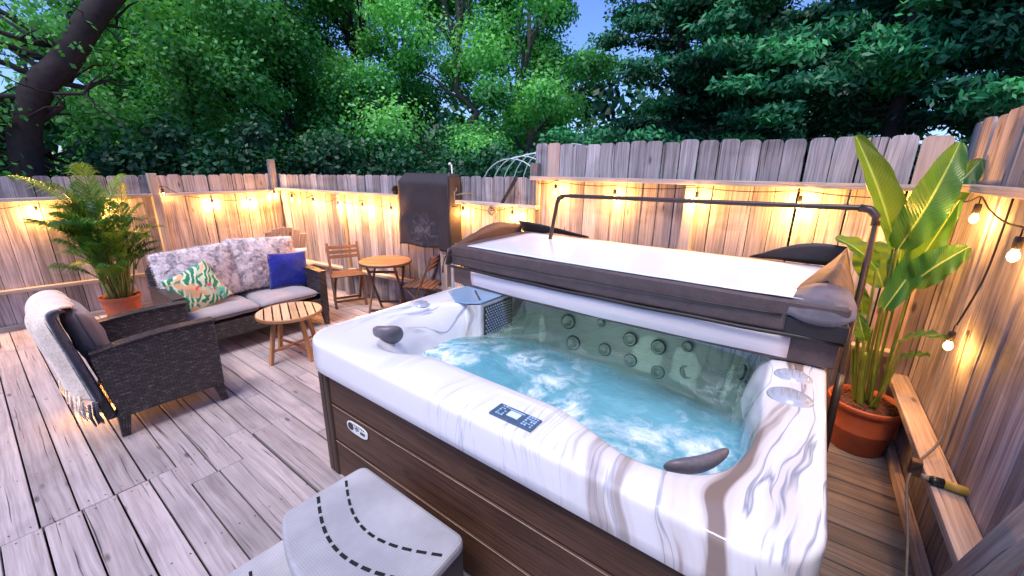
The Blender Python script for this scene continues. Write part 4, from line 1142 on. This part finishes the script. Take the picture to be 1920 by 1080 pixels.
pc = thing('pine_cone', 'brown pine cone sitting on the fence rail beside the hanging mat', 'pine cone', (3.42, 4.42, 1.53))
q = MB(); rr = random.Random(8)
for k in range(90):
    t = k / 90; z = .10 * t; r_ = .042 * math.sin(PI * (t * .85 + .12)); a = k * 2.4; p = V((r_ * math.cos(a), r_ * math.sin(a), z)); d = V((math.cos(a), math.sin(a), .6)).normalized()
    q.bar(p * .6 + V((0, 0, z * .4)), p + d * .014, .016, .005, (0, 0, 1))
q.build('scales', M['brass'], pc); q = MB(); q.lathe([(0, 0), (.028, .02), (.03, .05), (.015, .09), (0, .1)], (0, 0, 0), 12); q.build('core', M['brass'], pc)
fl_ = thing('garden_torch', 'thin pale stick with a small round white head standing behind the fence by the mat', 'garden stake', (3.62, 3.60, -.2))
q = MB(); q.tube([(3.63, 3.585, -.2), (3.625, 3.585, 1.60), (3.622, 3.60, 1.90)], .009, 8); q.build('stake', M['white_metal'], fl_, smooth=True, world=True)
q = MB(); q.lathe([(0, -.02), (.014, -.014), (.02, 0), (.014, .014), (0, .02)], (3.62, 3.625, 1.905), 16); q.build('knob', M['white_plastic'], fl_, smooth=True, world=True)
rp = thing('rope_bundle', 'tangled brown cord hooked over the low fence left of the tall fence', 'rope', (3.66, 3.5, 1.5))
q = MB(); q.tube(smooth_path([(3.60, 3.62, 1.80), (3.54, 3.60, 1.70), (3.52, 3.56, 1.60), (3.52, 3.50, 1.56), (3.54, 3.45, 1.62), (3.54, 3.50, 1.68), (3.53, 3.58, 1.62), (3.53, 3.52, 1.55), (3.56, 3.30, 1.58), (3.58, 3.22, 1.56)], 6), .010, 7); q.build('cord', M['rope'], rp, smooth=True, world=True)
rs = thing('leather_strap', 'dark brown strap hanging over the low fence with its knot under the rail', 'strap', (3.72, 2.8, 1.5))
q = MB(); q.grid(lambda u, v: (gx(2.7) - .02 - .02 * math.sin(v * 3), lerp(2.66, 2.71, u) + .22 * v ** 1.3, 1.775 - .33 * v), 3, 14); q.build('strap', M['vinyl_dark'], rs, smooth=True, world=True, solid=.006)
q = MB(); q.tube(smooth_path([(3.60, 2.93, 1.44), (3.58, 2.98, 1.41), (3.58, 2.95, 1.36), (3.60, 2.90, 1.40), (3.58, 2.96, 1.45), (3.58, 2.99, 1.38), (3.60, 2.94, 1.35)], 5), .012, 7); q.build('knot', M['rope'], rs, smooth=True, world=True)

hf = thing('hoop_frame', 'white bent-tube hoops of a garden frame showing above the low fence', 'hoop frame', (5.6, 4.0, -.4))
for k in range(7):
    q = MB(); dx = .20 * k; pts = []
    for i in range(17):
        a = PI * i / 16; pts.append((5.0 + dx + .02 * k, 3.75 - .62 * math.cos(a) * 1.0 - .05 * k, 1.0 + .045 * k + 1.0 * math.sin(a) ** .55))
    q.tube(pts, .010, 6); q.build('hoop', M['white_metal'], hf, smooth=True, world=True)
for pp, nm in (([(4.98, 3.75, 2.0), (6.4, 3.45, 2.27)], 'purlin'), ([(4.98, 4.37, .9), (4.98, 4.37, -.5)], 'leg'), ([(4.98, 3.13, .9), (4.98, 3.13, -.5)], 'leg'), ([(6.34, 3.95, 1.2), (6.34, 3.95, -.5)], 'leg')):
    q = MB(); q.tube(pp, .010, 6); q.build(nm, M['white_metal'], hf, smooth=True, world=True)

# things on the right-hand rail
ns = thing('garden_hose_nozzle', 'yellow and black hose nozzle lying on the lower rail of the right fence', 'nozzle', (2.34, -.66, .525))
q = MB(); q.lathe([(0, 0), (.018, .0), (.020, .05), (.017, .09), (0, .095)], (2.335, -.655, .537), 16, (-.05, -1, 0)); q.build('body', M['yellow'], ns, smooth=True, world=True)
q = MB(); q.lathe([(0, 0), (.016, 0), (.021, .02), (.021, .05), (0, .05)], (2.335, -.610, .537), 16, (.05, -1, 0)); q.build('collar', M['jet_dark'], ns, smooth=True, world=True)
q = MB(); q.lathe([(0, 0), (.013, 0), (.014, .03), (0, .03)], (2.335, -.588, .54), 12, (.05, -1, 0)); q.build('tip', M['rope'], ns, smooth=True, world=True)
cb = thing('power_lead', 'thin lead running from the low glowing bulb past the right rail to the deck', 'cord', (2.6, -.66, .6))
q = MB(); q.tube(smooth_path([(2.90, -.715, 1.10), (2.80, -.70, .84), (2.62, -.68, .62), (2.50, -.60, .50), (2.42, -.575, .42), (2.30, -.60, .25), (2.16, -.61, .10), (2.05, -.62, .012)], 6), .0055, 6); q.build('cord', M['rope'], cb, smooth=True, world=True)
q = MB(); q.box(2.46, 2.50, -.615, -.575, .455, .535); q.build('clip', M['bistro'], cb, bevel=.004, world=True)
br = thing('wooden_brace', 'diagonal weathered brace at the bottom right corner beside the tall fence', 'brace', (1.75, -.62, .6))
q = MB(); q.bar((2.02, -.66, .16), (1.36, -.585, 1.20), .09, .045, (0, 1, 0)); q.build('brace_board', M['rail'], br, bevel=.005, world=True)

# ================================================================== STRING LIGHTS
mb_ = bpy.data.materials.new('warm_bulb'); mb_.use_nodes = True
nt = mb_.node_tree; pb = nt.nodes['Principled BSDF']; pb.inputs['Emission Color'].default_value = (1, .62, .18, 1); pb.inputs['Emission Strength'].default_value = 28; pb.inputs['Base Color'].default_value = (.9, .6, .3, 1)
def string(label, path, bulbs, power, group='warm string lights on the fences'):
    t = thing('string_lights', label, 'string lights', bulbs[0], 0, group)
    q = MB(); q.tube(smooth_path(path, 8), .0042, 6); q.build('cable', M['wire'], t, smooth=True, world=True)
    for p in bulbs:
        p = V(p)
        q = MB(); q.lathe([(0, .0), (.013, 0), (.015, -.012), (.015, -.045), (.012, -.05)], p + V((0, 0, .05)), 12); q.tube([p + V((0, 0, .05)), p + V((0, 0, .085))], .003, 5)
        so = q.build('socket', M['wire'], t, smooth=True, world=True)
        q = MB(); q.lathe([(.009, .0), (.011, -.007), (.017, -.020), (.018, -.030), (.014, -.042), (.006, -.049), (0, -.051)], p, 16)
        q.build('bulb', mb_, t, smooth=True, world=True)
        l = bpy.data.lights.new('bulb_light', 'POINT'); l.energy = power * rng.uniform(.6, 1.4); l.color = (1, .42, .085); l.shadow_soft_size = .03
        lo = bpy.data.objects.new('bulb_light', l); C.objects.link(lo); lo.parent = t
        lo.location = p + V((0, 0, -.03)) - V(bulbs[0])
    return t
def sag(p0, p1, d, n=5):
    p0, p1 = V(p0), V(p1); return [p0.lerp(p1, k / n) + V((0, 0, -d * 4 * (k / n) * (1 - k / n))) for k in range(n)]
PW = 54
def hang(bulbs, lift=.085, sagd=.06, lead=None, tail=None):
    pts = []
    B = [V(b) + V((0, 0, lift)) for b in bulbs]
    if lead: B = [V(lead)] + B
    if tail: B = B + [V(tail)]
    for a, b_ in zip(B[:-1], B[1:]): pts += sag(a, b_, sagd, 4)
    return pts + [B[-1]]
b1 = [(-1.1, 7.15, 1.32), (-.25, 7.13, 1.36), (.52, 7.12, 1.34), (1.12, 7.08, 1.36), (1.67, 7.04, 1.50), (2.20, 7.02, 1.34), (2.68, 6.98, 1.33), (3.02, 6.93, 1.44)]
string('string of warm bulbs along the far left fence, behind the palm and sofa', hang(b1, lead=(-2.2, 7.22, 1.45)), b1, PW)
b2 = [(3.06, 6.45, 1.40), (3.12, 5.95, 1.37), (3.18, 5.40, 1.35), (3.25, 4.92, 1.35), (3.33, 4.42, 1.33)]
string('string of warm bulbs under the rail of the low fence behind the bistro set', hang(b2, lead=(3.05, 6.9, 1.5)), b2, PW)
b3 = [(3.53, 3.34, 1.38), (3.64, 2.70, 1.37)]
string('short string of warm bulbs between the gate post and the tall fence', hang(b3, lead=(3.44, 3.6, 1.5), tail=(3.74, 2.46, 1.5)), b3, PW)
b4 = [(3.74, 2.22, 1.66), (3.74, 1.57, 1.63), (3.74, .84, 1.64), (3.74, .12, 1.64), (3.78, -.58, 1.62)]
string('string of warm bulbs under the rail of the tall fence behind the tub', hang(b4, sagd=.02, lead=(3.80, 2.5, 1.72)), b4, PW)
b5 = [(3.12, -.655, 1.66), (2.46, -.655, 1.57)]
string('string of warm bulbs high on the right fence beside the broad-leaved plant', hang(b5, sagd=.03, lead=(3.70, -.63, 1.72), tail=(1.7, -.67, 1.62)), b5, PW * .28)
b6 = [(2.86, -.655, 1.04)]
string('single low bulb glowing on the right fence above the orange pot', [(2.86, -.70, 1.75), (2.87, -.70, 1.4), (2.86, -.66, 1.125)], b6, PW * .3)

# low warm lamp behind the armchair, seen only through its glow on the boards
gl = thing('deck_spotlight', 'small deck light glowing warm on the boards behind the armchair', 'deck light', (.33, 4.22, 0))
q = MB(); q.lathe([(0, 0), (.035, 0), (.035, .03), (.026, .045), (0, .045)], (0, 0, 0), 16); q.build('lamp_body', M['wire'], gl, smooth=True)
q = MB(); q.lathe([(0, .047), (.02, .046), (.024, .0455)], (0, 0, 0), 16); q.build('lamp_lens', mb_, gl, smooth=True)
l = bpy.data.lights.new('deck_lamp', 'POINT'); l.energy = 9; l.color = (1, .45, .10); l.shadow_soft_size = .03
lo = bpy.data.objects.new('deck_lamp', l); C.objects.link(lo); lo.parent = gl; lo.location = (0, 0, .09)

# ================================================================== TREES
def crown(name, parent, clusters, nleaf, size, mat, rr, droop=0, flat=.6, shade=lambda p, r: .5, long=1.6):
    """leaf-sized faces scattered around cluster centres"""
    q = MB()
    for (c, rad, nf) in clusters:
        c = V(c); base = rr.random()
        for k in range(int(nleaf * nf)):
            d = V((rr.gauss(0, 1), rr.gauss(0, 1), rr.gauss(0, 1) * flat)); L = d.length
            if L > 2.3: continue
            p = c + d * rad * .62
            n = (d.normalized() * .7 + V((rr.uniform(-1, 1), rr.uniform(-1, 1), rr.uniform(-.2, 1.2)))).normalized()
            t = n.cross(V((rr.uniform(-1, 1), rr.uniform(-1, 1), rr.uniform(-1, 1)))).normalized()
            if droop: t = (t + V((0, 0, -droop)) + V((d.x, d.y, 0)) * .3).normalized()
            s_ = n.cross(t).normalized(); s = size * rr.uniform(.6, 1.25); a = t * s * long * .5; bb = s_ * s * .5
            i = len(q.v); q.v += [p - a, p + bb - a * .1, p + a, p - bb - a * .1]
            v = shade(p, base) + rr.uniform(-.16, .16) + .10 * (d.z)  # clump tops lighter, undersides darker: shading put into the leaf colour
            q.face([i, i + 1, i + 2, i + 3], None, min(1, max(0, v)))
    return q.build(name, mat, parent)

def limb(q, a, b, r0, r1, rr, wob=.25, n=6):
    a, b = V(a), V(b); pts = []
    for k in range(n + 1):
        t = k / n; pts.append(a.lerp(b, t) + V((rr.uniform(-1, 1), rr.uniform(-1, 1), rr.uniform(-1, 1))) * wob * (b - a).length * .12 * math.sin(PI * t))
    q.tube(pts, [lerp(r0, r1, k / n) for k in range(n + 1)], 8)
    return pts

def broadleaf(label, loc, h, rad, z0, seed, mat='leaf_a', ncl=44, nleaf=1350, size=.066, tr=.16, bias=.0, bark='bark', group='trees beyond the fence', top=None):
    rr = random.Random(seed)
    t = thing('broadleaf_tree', label, 'tree', loc, 0, group)
    q = MB(); lean = V((rr.uniform(-.4, .4), rr.uniform(-.4, .4), 0))
    tk = limb(q, (0, 0, -.3), lean + V((0, 0, h * .72)), tr, tr * .35, rr, .5, 9)
    cl = []
    for k in range(ncl):
        zz = rr.uniform(z0, h); f = (zz - z0) / (h - z0)
        rmax = rad * (math.sin(PI * (.18 + .74 * f)) ** .6)
        a = rr.uniform(0, 2 * PI); r = rmax * math.sqrt(rr.uniform(.12, 1))
        c = V((r * math.cos(a), r * math.sin(a), zz)) + lean * f
        cl.append((c, rr.uniform(.42, .78) * (rad / 2.6) ** .5, rr.uniform(.6, 1.2)))
        if k % 3 == 0:
            b0 = tk[min(9, max(2, int(9 * min(1, zz / (h * .8)) * .8)))]
            limb(q, b0, c, tr * .32, .012, rr, .5, 5)
    q.build('trunk', M[bark], t, smooth=True)
    crown('crown', t, cl, nleaf, size, M[mat], rr, 0, .62, lambda p, b: lerp(.05, .75, b) * lerp(.55, 1.15, min(1, max(0, (p.z - z0) / (h - z0)))) + bias)  # lower leaves darker: crown shade put into the leaf colour
    return t

def at(dx, dy, dist, z=-.5):
    n = math.hypot(dx, dy); return (dx / n * dist, dy / n * dist, z)
# the row beyond the low fence, left to right as it is met walking along it
TR = [((-.06, 1), 13, 4.2, 2.2, .4, 21, 'leaf_b', .05, 'round mid-green tree at the far left edge beyond the fence'),
      ((.25, .97), 15.5, 8.2, 1.8, 1.2, 22, 'leaf_a', .0, 'dense deep-green tree just right of the leaning trunk'),
      ((.275, .96), 12.5, 8.0, 2.4, 1.0, 23, 'leaf_a', .08, 'mid-green tree rising above the palm'),
      ((.36, .93), 14.0, 9.0, 2.6, 1.0, 24, 'leaf_b', -.02, 'lighter green tree above the left half of the sofa'),
      ((.45, .89), 12.5, 8.0, 2.3, .8, 25, 'leaf_a', .0, 'deep-green tree behind the corner post of the low fence'),
      ((.545, .84), 14.5, 9.4, 2.5, 1.0, 26, 'leaf_a', .1, 'tall deep-green tree above the folding chairs'),
      ((.63, .775), 15.5, 9.5, 2.5, 2.6, 27, 'leaf_a', -.05, 'thin-crowned tree with sky showing through beside the bright tree'),
      ((.725, .69), 12.5, 9.2, 2.7, .6, 28, 'leaf_b', .22, 'bright fresh-green tree in the middle beyond the fence'),
      ((.815, .58), 12.0, 8.6, 2.2, .4, 29, 'leaf_b', .12, 'bright green tree with pale trunk left of the sky gap')]
for (d, dist, h, rad, z0, seed, mat, bias, label) in TR:
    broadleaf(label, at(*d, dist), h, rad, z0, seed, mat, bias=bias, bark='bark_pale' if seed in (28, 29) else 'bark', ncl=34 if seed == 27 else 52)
# leaning big trunk at the left with drooping twigs
lt = thing('leaning_tree', 'massive dark tree trunk curving to the right, thin twigs against the sky', 'tree', at(.075, 1, 9.6))
rr = random.Random(77)
q = MB(); bx_, by_ = lt.location.x, lt.location.y
tp = [V((-.08, 0, -.4)), V((-.02, 0, 1.4)), V((.03, 0, 2.3)), V((.13, 0, 2.9)), V((.38, 0, 3.45)), V((.72, 0, 3.85)), V((1.2, 0, 4.6)), V((1.8, 0, 5.4))]
sp = smooth_path(tp, 6); q.tube(sp, [lerp(.19, .17, k / (len(sp) - 1)) for k in range(len(sp))], 14)
tw = []
for k in range(26):
    a = sp[min(len(sp) - 1, 14 + k % 20)]; b0 = a + V((rr.uniform(-2.2, 1.4), rr.uniform(-.3, 1.2), rr.uniform(-.5, 1.5)))
    pts = limb(q, a, b0, .05, .008, rr, .9, 6)
    for j in range(3):
        c0 = pts[2 + j]; e = c0 + V((rr.uniform(-.9, .6), rr.uniform(-.5, .4), rr.uniform(-.5, .4))); limb(q, c0, e, .014, .004, rr, .8, 4); tw.append(e)
    tw.append(b0)
q.build('trunk', M['bark'], lt, smooth=True)
crown('crown', lt, [(p, .30, rr.uniform(.2, .7)) for p in tw if p.z > 3.9 or p.x < 0] + [((2.4 + rr.uniform(-.9, 1), rr.uniform(0, 1), 4.6 + rr.uniform(-.3, 1.2)), .5, 2.6) for _ in range(12)], 110, .062, M['leaf_a'], rr, 0, .6, lambda p, b: .25 + .45 * b)

def conifer(label, loc, h, rad, seed, z0=2.0, bright=.0):
    """drooping sprays on level limbs; bare dark trunk and dead twigs below"""
    rr = random.Random(seed); t = thing('conifer_tree', label, 'tree', loc, 0, 'dark conifers beyond the tall fence'); q = MB(); tr = .17
    limb(q, (0, 0, -.3), (rr.uniform(-.2, .2), rr.uniform(-.2, .2), h), tr, .05, rr, .15, 8)
    cl = []
    n = 64
    for k in range(n):
        z = lerp(1.0, h, k / n) + rr.uniform(-.1, .1); a = rr.uniform(0, 2 * PI)
        L = rad * (1 - max(0, z - 3.5) / (h + 1)) * rr.uniform(.65, 1.05)
        e = V((L * math.cos(a), L * math.sin(a), z + rr.uniform(-.35, .25)))
        limb(q, (0, 0, z), e, .026, .006, rr, .4, 5)
        if z < z0:
            for j in range(6):
                s = V((0, 0, z)).lerp(e, rr.uniform(.3, 1)); limb(q, s, s + V((rr.uniform(-.5, .5), rr.uniform(-.5, .5), rr.uniform(-.25, .3))), .007, .002, rr, .8, 3)
            if rr.random() < .65: continue
        for j in range(5):
            f = rr.uniform(.35, 1.03); c = V((0, 0, z)).lerp(e, f) + V((rr.uniform(-.3, .3), rr.uniform(-.3, .3), rr.uniform(-.12, .06)))
            cl.append((c, rr.uniform(.25, .42), f))
    q.build('trunk', M['bark'], t, smooth=True)
    crown('crown', t, cl, 300, .052, M['leaf_c'], rr, .35, .30, lambda p, b: lerp(.0, .62, min(1, math.hypot(p.x, p.y) / rad)) * lerp(.5, 1.25, b) + bright, long=2.6)  # inner sprays darker: shade inside the crown put into the colour
    return t
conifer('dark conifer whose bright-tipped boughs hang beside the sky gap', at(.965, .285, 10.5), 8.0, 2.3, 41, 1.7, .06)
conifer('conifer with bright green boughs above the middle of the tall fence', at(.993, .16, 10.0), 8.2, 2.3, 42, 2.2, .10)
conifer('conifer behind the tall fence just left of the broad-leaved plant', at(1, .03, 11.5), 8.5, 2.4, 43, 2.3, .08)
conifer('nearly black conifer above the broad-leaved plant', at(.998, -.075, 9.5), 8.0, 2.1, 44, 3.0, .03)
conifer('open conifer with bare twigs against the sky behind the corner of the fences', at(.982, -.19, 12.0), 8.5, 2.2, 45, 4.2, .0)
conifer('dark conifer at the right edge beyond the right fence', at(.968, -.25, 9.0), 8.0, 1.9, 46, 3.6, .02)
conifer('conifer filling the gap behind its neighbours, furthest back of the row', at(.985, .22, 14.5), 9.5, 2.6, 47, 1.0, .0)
#conifer('further conifer behind the corner of the tall fence', at(.9985, -.03, 15.0), 9.5, 2.6, 48, 1.0, -.02)

# dark understory shrubs just outside the fences
def shrub(label, loc, w, h, seed, mat='leaf_d', n=14, sz=.075):
    rr = random.Random(seed); t = thing('shrub', label, 'shrub', loc, 0, 'dark shrubs outside the low fence'); q = MB(); cl = []
    for k in range(n):
        c = V((rr.uniform(-w, w), rr.uniform(-w, w) * .6, rr.uniform(.3, h))); cl.append((c, rr.uniform(.35, .55), 1)); limb(q, (rr.uniform(-.2, .2), 0, -.1), c, .025, .006, rr, .6, 5)
    q.build('stem', M['bark'], t, smooth=True); crown('foliage', t, cl, 420, sz, M[mat], rr, 0, .8, lambda p, b: .15 + .6 * b * p.z / h)  # leaves darken toward the ground, shade put into their colour
SH = [(.02, 1, 10.2, 2.6), (.17, .985, 10.6, 2.4), (.29, .957, 10.2, 2.5), (.40, .917, 10.6, 2.3), (.50, .866, 10.3, 2.5), (.585, .81, 10.8, 2.3), (.665, .747, 10.4, 2.5), (.75, .66, 9.6, 2.2), (.83, .56, 9.2, 2.3), (.90, .44, 9.4, 2.4)]
names = ['at the left end under the leaning trunk', 'behind the palm', 'behind the left post of the low fence', 'behind the left half of the sofa', 'just left of the tall corner post', 'above the folding chair on the left', 'behind the bistro table',
         'behind the hanging mat', 'behind the white hoops', 'below the gap of sky']
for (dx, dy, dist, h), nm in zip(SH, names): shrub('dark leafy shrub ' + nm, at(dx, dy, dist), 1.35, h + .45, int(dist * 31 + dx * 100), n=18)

# the wood further off reads as one mass
rr = random.Random(99); cl = []
for k in range(420):
    a = rr.uniform(-.42, 1.80); dist = rr.uniform(22, 30); z = rr.uniform(0, (2.6 if a > 1.38 or -.32 < a < -.10 else 5.2) + 1.0 * math.sin(a * 5) + rr.random()) 
    cl.append(((dist * math.cos(a), dist * math.sin(a), z), 1.1, 1))
fw = crown('distant_woods', None, cl, 62, .40, M['leaf_d'], rr, 0, .8, lambda p, b: .1 + .5 * b); tag(fw, 'dark distant woods closing the view between the nearer trunks', 'woods', kind='stuff')

# ================================================================== WORLD, SUN, CAMERA
w = bpy.data.worlds.new('World'); scene.world = w; w.use_nodes = True
nt = w.node_tree; sky = nt.nodes.new('ShaderNodeTexSky'); sky.sky_type = 'NISHITA'; sky.sun_disc = False
SUN_EL, SUN_AZ = R(64), R(190)      # azimuth measured from +x toward +y
sky.sun_elevation = SUN_EL; sky.sun_rotation = PI / 2 - SUN_AZ; sky.altitude = 200; sky.air_density = 1.1; sky.dust_density = .6; sky.ozone_density = 2.0
bg = nt.nodes['Background']; bg.inputs['Strength'].default_value = .15
mx = nt.nodes.new('ShaderNodeMix'); mx.data_type = 'RGBA'; mx.blend_type = 'MULTIPLY'; mx.inputs[0].default_value = 1; mx.inputs[7].default_value = (.82, 1.02, 1.62, 1)
nt.links.new(sky.outputs[0], mx.inputs[6]); nt.links.new(mx.outputs[2], bg.inputs['Color'])
sl = bpy.data.lights.new('sun', 'SUN'); sl.energy = 3.8; sl.angle = R(28); sl.color = (1, .90, .86)
so = bpy.data.objects.new('sun', sl); C.objects.link(so)
dv = V((math.cos(SUN_EL) * math.cos(SUN_AZ), math.cos(SUN_EL) * math.sin(SUN_AZ), math.sin(SUN_EL)))
so.rotation_euler = dv.to_track_quat('Z', 'Y').to_euler()

cam = bpy.data.cameras.new('camera'); co = bpy.data.objects.new('camera', cam); C.objects.link(co)
cam.sensor_width = 36; cam.lens = 36 * 760 / 1920; cam.clip_end = 300; cam.clip_start = .02
yaw, pit, rol = R(36.5), math.atan(222 / 760), math.atan(.012)
f0 = V((math.cos(yaw), math.sin(yaw), 0)); r0 = V((math.sin(yaw), -math.cos(yaw), 0)); u0 = V((0, 0, 1))
fw_ = f0 * math.cos(pit) - u0 * math.sin(pit); up = u0 * math.cos(pit) + f0 * math.sin(pit)
rt = r0 * math.cos(rol) + up * math.sin(rol); up2 = up * math.cos(rol) - r0 * math.sin(rol)
mw_ = Matrix(((rt.x, up2.x, -fw_.x, 0), (rt.y, up2.y, -fw_.y, 0), (rt.z, up2.z, -fw_.z, 1.85), (0, 0, 0, 1)))
co.matrix_world = mw_
scene.camera = co
scene.view_settings.view_transform = 'Standard'; scene.view_settings.look = 'None'; scene.view_settings.exposure = 0; scene.view_settings.gamma = 1
